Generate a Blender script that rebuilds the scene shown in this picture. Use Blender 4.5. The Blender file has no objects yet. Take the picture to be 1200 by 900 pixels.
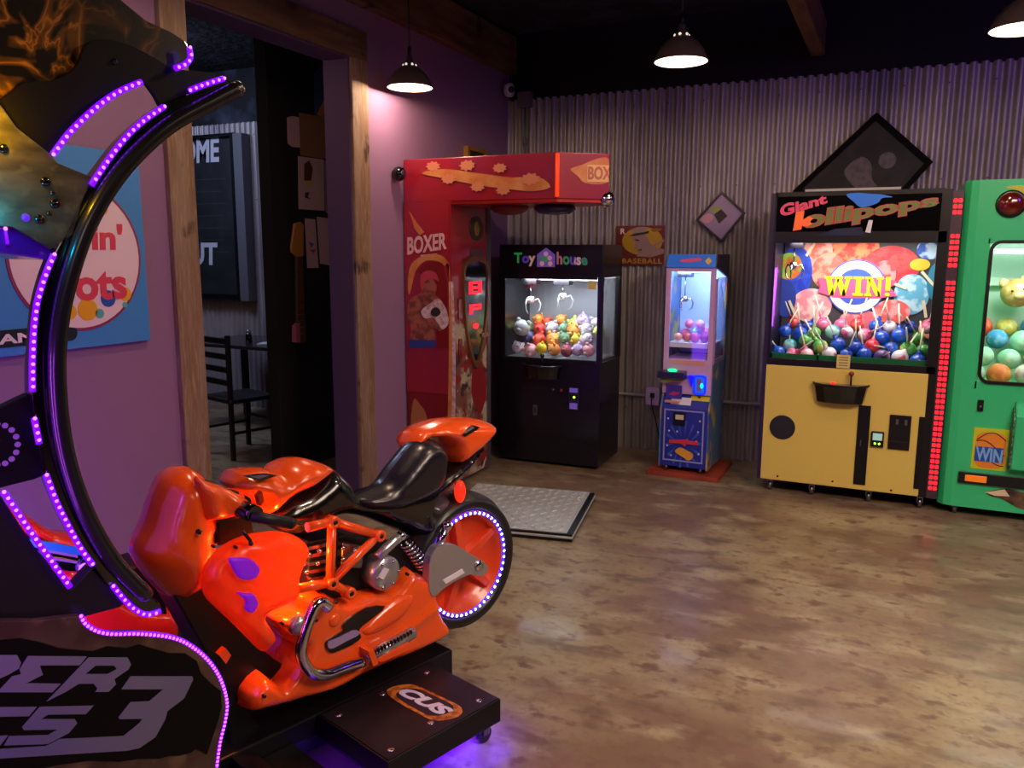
import bpy, bmesh, math, random
from mathutils import Vector, Matrix
from mathutils.geometry import tessellate_polygon, delaunay_2d_cdt
random.seed(7)
SC = bpy.context.scene
COL = SC.collection
PI = math.pi

# ------------------------------------------------------------------ camera
F_PX, PITCH, ROLL, YAW = 949.56, .16135, .00395, -.43874
_cy, _sy = math.cos(YAW), math.sin(YAW)
_f0 = Vector((_sy, _cy, 0)); _r0 = Vector((_cy, -_sy, 0)); _up = Vector((0, 0, 1))
CF = _f0*math.cos(PITCH) - _up*math.sin(PITCH)
_u2 = _f0*math.sin(PITCH) + _up*math.cos(PITCH)
CR = _r0*math.cos(ROLL) + _u2*math.sin(ROLL)
CU = -_r0*math.sin(ROLL) + _u2*math.cos(ROLL)
CO = Vector((0, 0, 1.6))
cam = bpy.data.cameras.new('camera'); co = bpy.data.objects.new('camera', cam); COL.objects.link(co)
m = Matrix((CR, CU, -CF)).transposed().to_4x4(); m.translation = CO
co.matrix_world = m
cam.sensor_fit = 'HORIZONTAL'; cam.sensor_width = 36; cam.lens = 36*F_PX/1200; cam.clip_start = .05
SC.camera = co

def ray(px, py): return CF + CR*((px-600)/F_PX) - CU*((py-450)/F_PX)

# ------------------------------------------------------------------ light
SC.view_settings.view_transform = 'Standard'; SC.view_settings.look = 'None'
SC.view_settings.gamma = 1; SC.view_settings.exposure = 0
SC.view_settings.use_curve_mapping = False
w = bpy.data.worlds.new('world'); SC.world = w; w.use_nodes = True
w.node_tree.nodes['Background'].inputs[0].default_value = (.34, .27, .32, 1)
w.node_tree.nodes['Background'].inputs[1].default_value = .13

def lin(h):
    h = h.lstrip('#'); c = [int(h[i:i+2], 16)/255 for i in (0, 2, 4)]
    return tuple(x/12.92 if x <= .04045 else ((x+.055)/1.055)**2.4 for x in c)
def area(name, loc, direction, size, power, color, size_y=None, spread=None):
    l = bpy.data.lights.new(name, 'AREA'); l.energy = power; l.color = lin(color)
    l.shape = 'RECTANGLE'; l.size = size; l.size_y = size_y or size
    if spread: l.spread = spread
    o = bpy.data.objects.new(name, l); COL.objects.link(o); o.location = loc
    o.rotation_euler = Vector(direction).to_track_quat('-Z', 'Y').to_euler(); return o
def point(name, loc, power, color, r=.03):
    l = bpy.data.lights.new(name, 'POINT'); l.energy = power; l.color = lin(color); l.shadow_soft_size = r
    o = bpy.data.objects.new(name, l); COL.objects.link(o); o.location = loc; return o
PENDANT_W = 52
PENDANTS = [(-2.79, 4.45), (-1.11, 4.45), (.44, 4.45)]
PENDANTS_NEAR = [(-1.95, 2.35), (-.5, 2.3), (1.1, 2.3)]
# soft area fills added to brighten the room, then the hall's purple mood light
area('hall_light', (1.7, 1.9, 3.25), (-.15, .45, -1), 1.6, 125, '#ffe2cc', None, math.radians(125))
area('hall_light', (1.2, -1.4, 3.2), (-.5, .8, -1), 1.2, 14, '#ffd8c8')
area('purple_mood_light', (2.6, 3.6, 3.0), (-.25, .9, -.45), .8, 22, '#8a48ff')
area('violet_mood_light', (-2.45, 1.35, .4), (-1, .8, .15), .7, 10, '#8040ff')  # unseen violet wash added for the lower wall, standing for cabinet LEDs
# narrow unseen strips added for violet streaks on the motorcycle nose
for dx in (0, .28): area('cabinet_screen_light', (-1.62+dx*.9, .62-dx*.3, 1.05), (.25, 1, -.25), .035, 3.2, '#c050ff', .75)
# unseen amber and cyan point lights added to colour the upper arm plate
point('panel_amber_lamp', (-1.457, .955, 1.83), 1.3, '#ffc400', .015)
point('panel_cyan_lamp', (-1.459, .95, 1.665), .55, '#00c8ff', .015)

# ------------------------------------------------------------------ materials
MATS = {}
def mat(name, col='#808080', rough=.5, metal=0, emit=None, es=1, coat=0, noise=None, bump=None, alpha=None, trans=0, spec=.5, sss=0):
    """noise=(scale, '#colour2', detail, lo, hi[, stretch]) mixes in a second colour; bump=(scale, strength)"""
    if name in MATS: return MATS[name]
    mt = bpy.data.materials.new(name); mt.use_nodes = True; nt = mt.node_tree; b = nt.nodes['Principled BSDF']
    b.inputs['Base Color'].default_value = (*lin(col), 1)
    b.inputs['Roughness'].default_value = rough; b.inputs['Metallic'].default_value = metal
    b.inputs['Coat Weight'].default_value = coat; b.inputs['Coat Roughness'].default_value = .08
    b.inputs['Specular IOR Level'].default_value = spec
    if trans: b.inputs['Transmission Weight'].default_value = trans
    if emit: b.inputs['Emission Color'].default_value = (*lin(emit), 1); b.inputs['Emission Strength'].default_value = es
    if noise or bump:
        tc = nt.nodes.new('ShaderNodeTexCoord')
    if noise:
        ns = noise if isinstance(noise, list) else [noise]
        prev = None
        for q in ns:
            mp = nt.nodes.new('ShaderNodeMapping'); nt.links.new(tc.outputs['Object'], mp.inputs[0])
            mp.inputs['Scale'].default_value = q[5] if len(q) > 5 else (1, 1, 1)
            n = nt.nodes.new('ShaderNodeTexNoise'); n.inputs['Scale'].default_value = q[0]; n.inputs['Detail'].default_value = q[2]
            nt.links.new(mp.outputs[0], n.inputs['Vector'])
            r = nt.nodes.new('ShaderNodeValToRGB'); r.color_ramp.elements[0].position = q[3]; r.color_ramp.elements[1].position = q[4]
            nt.links.new(n.outputs['Fac'], r.inputs[0])
            mx = nt.nodes.new('ShaderNodeMix'); mx.data_type = 'RGBA'
            nt.links.new(r.outputs[0], mx.inputs[0])
            if prev: nt.links.new(prev, mx.inputs[6])
            else: mx.inputs[6].default_value = (*lin(col), 1)
            mx.inputs[7].default_value = (*lin(q[1]), 1); prev = mx.outputs[2]
        nt.links.new(prev, b.inputs['Base Color'])
    if bump:
        n = nt.nodes.new('ShaderNodeTexNoise'); n.inputs['Scale'].default_value = bump[0]; n.inputs['Detail'].default_value = 6
        nt.links.new(tc.outputs['Object'], n.inputs['Vector'])
        bp = nt.nodes.new('ShaderNodeBump'); bp.inputs['Strength'].default_value = bump[1]; bp.inputs['Distance'].default_value = .02
        nt.links.new(n.outputs['Fac'], bp.inputs['Height']); nt.links.new(bp.outputs[0], b.inputs['Normal'])
    MATS[name] = mt; return mt
def glass(name, tint='#ffffff', refl=.10):
    if name in MATS: return MATS[name]
    mt = bpy.data.materials.new(name); mt.use_nodes = True; nt = mt.node_tree; nt.nodes.clear()
    o = nt.nodes.new('ShaderNodeOutputMaterial'); t = nt.nodes.new('ShaderNodeBsdfTransparent'); g = nt.nodes.new('ShaderNodeBsdfGlossy')
    t.inputs[0].default_value = (*lin(tint), 1); g.inputs['Roughness'].default_value = .03
    lw = nt.nodes.new('ShaderNodeLayerWeight'); lw.inputs[0].default_value = .25
    mm = nt.nodes.new('ShaderNodeMath'); mm.operation = 'MULTIPLY_ADD'; mm.inputs[1].default_value = .6; mm.inputs[2].default_value = refl*.4
    nt.links.new(lw.outputs['Fresnel'], mm.inputs[0])
    mx = nt.nodes.new('ShaderNodeMixShader'); nt.links.new(mm.outputs[0], mx.inputs[0]); nt.links.new(t.outputs[0], mx.inputs[1]); nt.links.new(g.outputs[0], mx.inputs[2])
    nt.links.new(mx.outputs[0], o.inputs[0]); MATS[name] = mt; return mt
def wisps(name, base, col, scales, width=.018):
    mt = mat(name, base, .35, coat=.2); nt = mt.node_tree; b = nt.nodes['Principled BSDF']; tc = nt.nodes.new('ShaderNodeTexCoord'); prev = None
    for sc_ in scales:
        n = nt.nodes.new('ShaderNodeTexNoise'); n.inputs['Scale'].default_value = sc_; n.inputs['Detail'].default_value = 3; n.inputs['Distortion'].default_value = 1.2
        nt.links.new(tc.outputs['Object'], n.inputs['Vector'])
        s1 = nt.nodes.new('ShaderNodeMath'); s1.operation = 'SUBTRACT'; s1.inputs[1].default_value = .5; nt.links.new(n.outputs['Fac'], s1.inputs[0])
        s2 = nt.nodes.new('ShaderNodeMath'); s2.operation = 'ABSOLUTE'; nt.links.new(s1.outputs[0], s2.inputs[0])
        r = nt.nodes.new('ShaderNodeValToRGB'); r.color_ramp.elements[0].color = (1, 1, 1, 1); r.color_ramp.elements[1].position = width*4; r.color_ramp.elements[1].color = (0, 0, 0, 1)
        e = r.color_ramp.elements.new(width); e.color = (.35, .35, .35, 1); nt.links.new(s2.outputs[0], r.inputs[0])
        if prev is None: prev = r.outputs[0]
        else:
            a = nt.nodes.new('ShaderNodeMath'); a.operation = 'MAXIMUM'; nt.links.new(prev, a.inputs[0]); nt.links.new(r.outputs[0], a.inputs[1]); prev = a.outputs[0]
    mk = nt.nodes.new('ShaderNodeTexNoise'); mk.inputs['Scale'].default_value = 3; nt.links.new(tc.outputs['Object'], mk.inputs['Vector'])
    mr = nt.nodes.new('ShaderNodeMapRange'); mr.inputs[1].default_value = .40; mr.inputs[2].default_value = .56; nt.links.new(mk.outputs['Fac'], mr.inputs[0])
    mu = nt.nodes.new('ShaderNodeMath'); mu.operation = 'MULTIPLY'; nt.links.new(prev, mu.inputs[0]); nt.links.new(mr.outputs[0], mu.inputs[1])
    mx = nt.nodes.new('ShaderNodeMix'); mx.data_type = 'RGBA'; mx.inputs[6].default_value = (*lin(base), 1); mx.inputs[7].default_value = (*lin(col), 1)
    nt.links.new(mu.outputs[0], mx.inputs[0]); nt.links.new(mx.outputs[2], b.inputs['Base Color']); return mt
def glow(name, col, s): return mat(name, '#000000', .5, emit=col, es=s)

BLACK = mat('black_plastic', '#0b0b0d', .35); BLACKM = mat('black_metal', '#101013', .4, .3)
BLACKG = mat('gloss_black', '#08080a', .12, coat=.6)
WHITE = mat('white_plastic', '#e8e4ea', .4); CHROME = mat('chrome', '#d8d8dc', .12, 1)
STEEL = mat('steel', '#8c8c92', .3, 1); DSTEEL = mat('dark_steel', '#55555c', .3, 1)
ORANGE = mat('orange_bodywork', '#ff5c16', .25, coat=.7)
REDB = mat('red_bodywork', '#e0281a', .25, coat=.6)
LEDV = glow('violet_led_strip', '#6800ff', 2.2); LEDB = glow('violet_led_bead', '#c860ff', 4)
LEDBLUE = glow('blue_led_ring', '#4020ff', 2.4); LEDRB = glow('blue_led_bead', '#d8c8ff', 7)
REDL = glow('red_led', '#ff2030', 1.6)

# ------------------------------------------------------------------ mesh helpers
class Frame:
    """upright local frame: x along the front, y into the thing, z up"""
    def __init__(s, x, y, deg=0, z=0):
        a = math.radians(deg); s.o = Vector((x, y, z)); s.rz = a
        s.ex = Vector((math.cos(a), math.sin(a), 0)); s.ey = Vector((-math.sin(a), math.cos(a), 0))
    def p(s, px, py, ly=0):
        v = ray(px, py); t = (ly - (CO-s.o).dot(s.ey))/v.dot(s.ey); q = CO+v*t-s.o
        return (q.dot(s.ex), q.z)
    def pp(s, pts, ly=0): return [s.p(a, b, ly) for a, b in pts]
def smooth(pts, n=4, closed=True):
    out = []; N = len(pts)
    for i in range(N if closed else N-1):
        if closed: a, b, c, d = pts[i-1], pts[i], pts[(i+1) % N], pts[(i+2) % N]
        else: a, b, c, d = pts[max(i-1, 0)], pts[i], pts[i+1], pts[min(i+2, N-1)]
        for k in range(n):
            t = k/n; t2 = t*t; t3 = t2*t
            out.append(tuple(.5*((2*b[j])+(-a[j]+c[j])*t+(2*a[j]-5*b[j]+4*c[j]-d[j])*t2+(-a[j]+3*b[j]-3*c[j]+d[j])*t3) for j in range(len(b))))
    if not closed: out.append(tuple(pts[-1]))
    return out
def seg_d(p, a, b):
    ax, ay = a; bx, by = b; dx, dy = bx-ax, by-ay; L = dx*dx+dy*dy
    t = 0 if L < 1e-12 else max(0, min(1, ((p[0]-ax)*dx+(p[1]-ay)*dy)/L))
    return math.hypot(p[0]-ax-dx*t, p[1]-ay-dy*t)
def inside(p, poly):
    c = False; x, y = p; j = len(poly)-1
    for i in range(len(poly)):
        xi, yi = poly[i]; xj, yj = poly[j]
        if (yi > y) != (yj > y) and x < (xj-xi)*(y-yi)/(yj-yi)+xi: c = not c
        j = i
    return c
class MB:
    def __init__(s): s.v = []; s.f = []; s.m = []; s.s = []; s.mats = []
    def add(s, vs, fs, mt, sm=False):
        if mt not in s.mats: s.mats.append(mt)
        i = s.mats.index(mt); n = len(s.v); s.v += [tuple(q) for q in vs]
        for f in fs: s.f.append([n+k for k in f]); s.m.append(i); s.s.append(sm)
        return s
    def box(s, x0, x1, y0, y1, z0, z1, mt):
        return s.add([(x, y, z) for x in (x0, x1) for y in (y0, y1) for z in (z0, z1)],
                     [(0, 1, 3, 2), (4, 6, 7, 5), (0, 4, 5, 1), (2, 3, 7, 6), (0, 2, 6, 4), (1, 5, 7, 3)], mt)
    def extr(s, poly, fn, a, b, mt, sm=False):
        n = len(poly); A = [fn(u, v, a) for u, v in poly]; B = [fn(u, v, b) for u, v in poly]
        tr = tessellate_polygon([[Vector((u, v, 0)) for u, v in poly]])
        s.add(A+B, [tuple(t) for t in tr]+[tuple(n+k for k in reversed(t)) for t in tr], mt)
        s.add(A+B, [(i, (i+1) % n, n+(i+1) % n, n+i) for i in range(n)], mt, sm); return s
    def prism(s, poly, y0, y1, mt, sm=False): return s.extr(poly, lambda u, v, d: (u, d, v), y0, y1, mt, sm)
    def prismx(s, poly, x0, x1, mt): return s.extr(poly, lambda u, v, d: (d, u, v), x0, x1, mt)
    def prismz(s, poly, z0, z1, mt): return s.extr(poly, lambda u, v, d: (u, v, d), z0, z1, mt)
    def tube(s, path, r, mt, n=10, closed=False, sm=True, flat=1):
        P = [Vector(q) for q in path]; N = len(P); R = r if isinstance(r, (list, tuple)) else [r]*N
        vs = []; prev = None
        for i, q in enumerate(P):
            if closed: t = P[(i+1) % N]-P[i-1]
            else: t = P[min(i+1, N-1)]-P[max(i-1, 0)]
            t.normalize()
            if prev is None:
                a = Vector((0, 0, 1)) if abs(t.z) < .9 else Vector((1, 0, 0)); u = t.cross(a).normalized()
            else: u = (prev-t*prev.dot(t)).normalized()
            prev = u; vv = t.cross(u)
            vs += [q+(u*math.cos(2*PI*k/n)+vv*math.sin(2*PI*k/n)*flat)*R[i] for k in range(n)]
        fs = []
        for i in range(N if closed else N-1):
            j = (i+1) % N
            fs += [(i*n+k, i*n+(k+1) % n, j*n+(k+1) % n, j*n+k) for k in range(n)]
        s.add(vs, fs, mt, sm)
        if not closed: s.add(vs[:n], [tuple(range(n))], mt); s.add(vs[-n:], [tuple(range(n))], mt)
        return s
    def cyl(s, a, b, r, mt, n=20, r2=None, sm=True): return s.tube([a, b], [r, r if r2 is None else r2], mt, n, sm=sm)
    def sph(s, c, r, mt, nu=16, nv=10, rot=None):
        r = (r, r, r) if not isinstance(r, (list, tuple)) else r; vs = []; fs = []
        for j in range(nv+1):
            th = PI*j/nv
            for i in range(nu):
                ph = 2*PI*i/nu; q = Vector((r[0]*math.sin(th)*math.cos(ph), r[1]*math.sin(th)*math.sin(ph), r[2]*math.cos(th)))
                if rot: q = rot @ q
                vs.append(Vector(c)+q)
        for j in range(nv):
            for i in range(nu): fs.append((j*nu+i, j*nu+(i+1) % nu, (j+1)*nu+(i+1) % nu, (j+1)*nu+i))
        return s.add(vs, fs, mt, True)
    def lathe(s, prof, c, mt, n=32, axis='z', sm=True):
        vs = []; fs = []
        for r, h in prof:
            for i in range(n):
                a = 2*PI*i/n; x, y = r*math.cos(a), r*math.sin(a)
                q = {'z': (x, y, h), 'y': (x, h, y), 'x': (h, x, y)}[axis]; vs.append((c[0]+q[0], c[1]+q[1], c[2]+q[2]))
        for j in range(len(prof)-1):
            for i in range(n): fs.append((j*n+i, j*n+(i+1) % n, (j+1)*n+(i+1) % n, (j+1)*n+i))
        return s.add(vs, fs, mt, sm)
    def pillow(s, poly, yc, T, D, mt, h=.012, sides='both', ridge=None, base=0):
        """outline in x,z puffed out to half-thickness T over a rim of width D"""
        poly = [tuple(q) for q in poly]; n = len(poly)
        dense = []
        for i in range(n):
            a, b = poly[i], poly[(i+1) % n]; L = math.hypot(b[0]-a[0], b[1]-a[1]); k = max(1, round(L/(h*.9)))
            if L < h*.3 and dense and math.hypot(a[0]-dense[-1][0], a[1]-dense[-1][1]) < h*.3: continue
            dense += [(a[0]+(b[0]-a[0])*j/k, a[1]+(b[1]-a[1])*j/k) for j in range(k)]
        poly = dense; n = len(poly)
        xs = [q[0] for q in poly]; zs = [q[1] for q in poly]; pts = list(poly)
        for off in (.22*h, .75*h):
            for i in range(n):
                a, b, c = poly[i-1], poly[i], poly[(i+1) % n]; dx, dz = c[0]-a[0], c[1]-a[1]; L = math.hypot(dx, dz) or 1
                for sg in (1, -1):
                    q = (b[0]-sg*dz/L*off, b[1]+sg*dx/L*off)
                    if inside(q, poly):
                        if min(seg_d(q, poly[j-1], poly[j]) for j in range(n)) > off*.85: pts.append(q)
                        break
        x = min(xs)+h/2
        while x < max(xs):
            z = min(zs)+h/2
            while z < max(zs):
                q = (x+random.uniform(-.1, .1)*h, z+random.uniform(-.1, .1)*h)
                if inside(q, poly) and min(seg_d(q, poly[i-1], poly[i]) for i in range(n)) > h*1.3: pts.append(q)
                z += h
            x += h
        V, E, Fc, *_ = delaunay_2d_cdt([Vector(q) for q in pts], [], [list(range(n))], 1, 1e-6)
        hs = []; edge = []
        for q in V:
            d = min(seg_d(q, poly[i-1], poly[i]) for i in range(n)); edge.append(d < 1e-5)
            k = min(d/D, 1); hh = T*math.sqrt(max(0, 1-(1-k)**2))
            if ridge: hh += ridge(q[0], q[1])*min(1, k*1.5)
            hs.append(hh)
        N = len(V); A = [(q[0], yc-base-hs[i], q[1]) for i, q in enumerate(V)]
        fs = [tuple(f) for f in Fc]
        s.add(A, fs, mt, True)
        if sides == 'both': s.add([(q[0], yc+base+hs[i], q[1]) for i, q in enumerate(V)], [tuple(reversed(f)) for f in fs], mt, True)
        else: s.add([(q[0], yc+.004, q[1]) for q in V], [tuple(reversed(f)) for f in fs], mt, True)
        b1 = [(q[0], yc-base, q[1]) for q in poly]; b2 = [(q[0], yc+(base if sides == 'both' else .004), q[1]) for q in poly]
        s.add(b1+b2, [(i, (i+1) % n, n+(i+1) % n, n+i) for i in range(n)], mt, True)
        return s
    def text(s, string, fn, mt, w=None, h=None, ex=.002, off=0, shear=0, quad=None, space=1, mats=None, pin=None):
        """lettering; fn(u, v, d) maps unit square and depth into the mesh"""
        cu = bpy.data.curves.new('t', 'FONT'); cu.body = string; cu.size = 1; cu.offset = off; cu.shear = shear
        cu.fill_mode = 'FRONT' if False else 'BOTH'; cu.extrude = .01; cu.space_character = space; cu.resolution_u = 3
        o = bpy.data.objects.new('t', cu); COL.objects.link(o)
        dg = bpy.context.evaluated_depsgraph_get(); me = bpy.data.meshes.new_from_object(o.evaluated_get(dg))
        vs = [v.co.copy() for v in me.vertices]; fs = [tuple(p.vertices) for p in me.polygons]
        bpy.data.objects.remove(o); bpy.data.curves.remove(cu); bpy.data.meshes.remove(me)
        if not vs: return s
        x0 = min(v.x for v in vs); x1 = max(v.x for v in vs); z0 = min(v.y for v in vs); z1 = max(v.y for v in vs)
        out = [fn((v.x-x0)/(x1-x0), (v.y-z0)/(z1-z0), -ex if v.z > 0 else 0) for v in vs]
        if mats:
            for f in fs:
                u = sum((vs[k].x-x0)/(x1-x0) for k in f)/len(f); s.add([out[k] for k in f], [tuple(range(len(f)))], mats[min(int(u*len(mats)), len(mats)-1)])
            return s
        return s.add(out, fs, mt)
    def build(s, name, parent=None, bevel=0, label=None, seg=2, fr=None, kind=None):
        me = bpy.data.meshes.new(name); me.from_pydata(s.v, [], s.f)
        for mt in s.mats: me.materials.append(mt)
        me.polygons.foreach_set('material_index', s.m); me.polygons.foreach_set('use_smooth', s.s)
        bm = bmesh.new(); bm.from_mesh(me); bmesh.ops.remove_doubles(bm, verts=bm.verts, dist=1e-5)
        bmesh.ops.recalc_face_normals(bm, faces=bm.faces); bm.to_mesh(me); bm.free(); me.update()
        o = bpy.data.objects.new(name, me); COL.objects.link(o)
        if parent: o.parent = parent
        if fr: o.location = fr.o; o.rotation_euler = (0, 0, fr.rz)
        if bevel:
            b = o.modifiers.new('bevel', 'BEVEL'); b.width = bevel; b.segments = seg; b.limit_method = 'ANGLE'; b.angle_limit = math.radians(40)
        if label: o['label'] = label
        if kind: o['kind'] = kind
        return o
def tag(o, label, cat, group=None):
    o['label'] = label; o['category'] = cat
    if group: o['group'] = group
    return o
def thing(name, fr, label, cat, group=None):
    o = bpy.data.objects.new(name, None); COL.objects.link(o); o.location = fr.o; o.rotation_euler = (0, 0, fr.rz); o.empty_display_size = .1
    return tag(o, label, cat, group)
def struct(o): o['kind'] = 'structure'; return o
def quad(c, y):
    """c: four local (x,z) corners bottom-left, bottom-right, top-right, top-left on the plane y"""
    def fn(u, v, d):
        x = (1-v)*((1-u)*c[0][0]+u*c[1][0])+v*((1-u)*c[3][0]+u*c[2][0]); z = (1-v)*((1-u)*c[0][1]+u*c[1][1])+v*((1-u)*c[3][1]+u*c[2][1])
        return (x, y+d, z)
    return fn
def rect(x0, x1, z0, z1): return [(x0, z0), (x1, z0), (x1, z1), (x0, z1)]
def rrect(x0, x1, z0, z1, r, n=5):
    out = []
    for cx, cz, a0 in ((x1-r, z1-r, 0), (x0+r, z1-r, 90), (x0+r, z0+r, 180), (x1-r, z0+r, 270)):
        for k in range(n+1):
            a = math.radians(a0+90*k/n); out.append((cx+r*math.cos(a), cz+r*math.sin(a)))
    return out
def disc(cx, cz, r, n=28, rz=None): return [(cx+r*math.cos(2*PI*k/n), cz+(rz or r)*math.sin(2*PI*k/n)) for k in range(n)]
def ring(mb, outer, inner, y0, y1, mt):
    """frame between two outlines with equally many points"""
    n = len(outer)
    for i in range(n):
        j = (i+1) % n
        q = [outer[i], outer[j], inner[j], inner[i]]
        vs = [(u, y0, v) for u, v in q]+[(u, y1, v) for u, v in q]
        mb.add(vs, [(0, 1, 2, 3), (7, 6, 5, 4), (0, 4, 5, 1), (2, 6, 7, 3)], mt)
    return mb
def copies(o, parent=None):
    c = o.copy(); COL.objects.link(c); c.parent = parent
    for ch in o.children: copies(ch, c)
    return c
W = Frame(0, 0)

# ================================================================== ROOM
LX, BY, CH = -3.02, 6.366, 3.36
# floor: stained, sealed concrete
def floor_mat():
    mt = mat('stained_concrete', '#755f4a', .26, coat=.1, spec=.5, noise=[(.9, '#9a8c6a', 5, .42, .60), (1.7, '#74584a', 6, .50, .70, (1, 2.2, 1)), (3.1, '#9c9072', 7, .52, .68, (1, 2, 1)), (4.3, '#5e4838', 9, .54, .72, (1, 1.8, 1)), (11, '#6b4f40', 12, .55, .66, (1, 1.3, 1)), (30, '#6a5442', 7, .50, .95)], bump=(9, .05))
    nt = mt.node_tree; b = nt.nodes['Principled BSDF']; tc = [n for n in nt.nodes if n.type == 'TEX_COORD'][0]
    n = nt.nodes.new('ShaderNodeTexNoise'); n.inputs['Scale'].default_value = 3.5; n.inputs['Detail'].default_value = 8
    r = nt.nodes.new('ShaderNodeMapRange'); r.inputs[1].default_value = .35; r.inputs[2].default_value = .65; r.inputs[3].default_value = .30; r.inputs[4].default_value = .52
    nt.links.new(tc.outputs['Object'], n.inputs['Vector']); nt.links.new(n.outputs['Fac'], r.inputs[0]); nt.links.new(r.outputs[0], b.inputs['Roughness'])
    return mt
struct(MB().box(-9, 5, -4, 9, -.1, 0, floor_mat()).build('floor'))
DARKC = mat('black_ceiling', '#17181e', .9, noise=[(3, '#3c4256', 8, .50, .70)], bump=(14, .8))
struct(MB().box(-9, 5, -4, 9, CH, CH+.1, DARKC).build('ceiling'))
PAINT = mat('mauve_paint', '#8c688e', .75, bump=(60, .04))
wl = MB()
wl.box(LX-.16, LX, -4, 2.76, 0, CH, PAINT).box(LX-.16, LX, 4.29, BY+.2, 0, CH, PAINT).box(LX-.16, LX, 2.76, 4.29, 2.88, CH, PAINT)
struct(wl.build('wall_left'))
WOOD = mat('rough_timber', '#8a7264', .7, noise=[(3, '#7c5e46', 6, .40, .60, (6, 6, .8)), (5, '#3c2618', 3, .62, .70, (1, 1, 1)), (22, '#a88c70', 6, .5, .8, (4, 4, .4))], bump=(30, .1))
WOODH = mat('rough_timber_dark', '#5c4430', .7, noise=[(3, '#7a5c3c', 6, .40, .60, (6, .8, 6)), (5, '#2e1d12', 3, .64, .72)], bump=(30, .1))
d = bpy.data.objects.new('door_1', None); COL.objects.link(d); d['kind'] = 'structure'; d.location = (LX, 2.8, 0)
def dpart(nm, *b, mt=WOOD): return MB().box(b[0]-LX, b[1]-LX, b[2]-2.8, b[3]-2.8, b[4], b[5], mt).build(nm, d, .004)
dpart('door_jamb', LX-.17, LX+.03, 2.736, 2.886, 0, 2.735)
dpart('door_jamb', LX-.17, LX+.03, 4.13, 4.295, 0, 2.735)
dpart('door_header', LX-.17, LX+.03, 2.6, 4.295, 2.735, 2.9, mt=WOODH)
struct(MB().box(LX-.02, LX+.07, -4, BY-.01, 3.045, 3.335, WOODH).build('trim_1', bevel=.004))
JMAUVE = mat('jamb_paint', '#4e3658', .7, bump=(40, .05))  # thin boards added over the reveals, in darker mauve
dpart('jamb_lining', LX-.17, LX+.012, 4.118, 4.131, 0, 2.735, mt=JMAUVE)
dpart('jamb_lining', LX-.17, LX+.012, 2.885, 2.898, 0, 2.735, mt=JMAUVE)
dpart('header_lining', LX-.17, LX+.012, 2.898, 4.118, 2.722, 2.736, mt=JMAUVE)
# corrugated back wall, 68 mm pitch
GALV = mat('galvanised_sheet', '#a29a9c', .45, .3, noise=[(2.2, '#837b82', 5, .42, .62, (1, 1, .5))])
def corrugated(name, x0, x1, y, z0, z1, pitch=.0677, amp=.015):
    mb = MB(); n = 12; N = int((x1-x0)/pitch*n); vs = []
    for i in range(N+1):
        x = x0+i*pitch/n; c = math.cos(2*PI*i/n); c = math.copysign(abs(c)**.6, c); yy = y-amp-amp*c
        vs += [(x, yy, z0), (x, yy, z1)]
    mb.add(vs, [(2*i, 2*i+1, 2*i+3, 2*i+2) for i in range(N)], GALV, True)
    vs2 = [(x, y+.02, z) for x, y0, z in vs]; mb.add([(x0, y+.02, z0), (x1, y+.02, z0), (x1, y+.02, z1), (x0, y+.02, z1)], [(0, 1, 2, 3)], GALV)
    for i in range(0, N, 12*4):
        for z in (.35, 2.1, z1-.12):
            if z < z1: mb.sph((x0+i*pitch/n+pitch/2*0, y-2*amp-.002, z), .006, DSTEEL, 8, 4)
    return mb.build(name)
struct(corrugated('wall_back', LX, 4.9, BY, 0, 2.845))
BLK = mat('black_paint', '#08080a', .85, bump=(20, .1))
struct(MB().box(LX, 5, BY-.005, BY+.12, 2.835, CH, BLK).box(LX, 5, BY+.03, BY+.12, 0, 2.84, BLK).build('trim_2'))
DPAINT = mat('dark_purple_paint', '#2c2030', .8)
struct(MB().box(4.9, 5, -4, BY, 0, CH, DPAINT).build('wall_right'))
struct(MB().box(-9, 5, -4.1, -4, 0, CH, DPAINT).build('wall_rear'))
r = MB().box(-.655, -.565, 1.5, BY-.01, 2.975, 3.2, mat('rafter_timber', '#5d3d22', .75, noise=(3, '#7a5230', 5, .4, .6, (8, .8, 8)), bump=(30, .1))).build('trim_3', bevel=.003); struct(r)
# the room beyond the doorway
struct(corrugated('wall_far', -8.2, -3.95, BY, 0, 2.845))
struct(MB().box(-9, LX-.17, BY+.03, BY+.1, 0, CH, DARKC).build('trim_4'))
struct(MB().box(-9, -8.3, -4, BY, 0, CH, DPAINT).build('wall_side'))
struct(MB().box(-4.0, -3.9, 4.43, BY-.03, 0, CH-.01, BLK).build('wall_partition', bevel=.003))
area('side_room_light', (-5.9, 4.6, 3.2), (.1, .5, -1), .8, 40, '#c8d4ff')
area('side_room_lamp', (-3.45, 3.4, 2.66), (-.35, 1, -1.0), .25, 1.6, '#ffd8c0')

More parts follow.
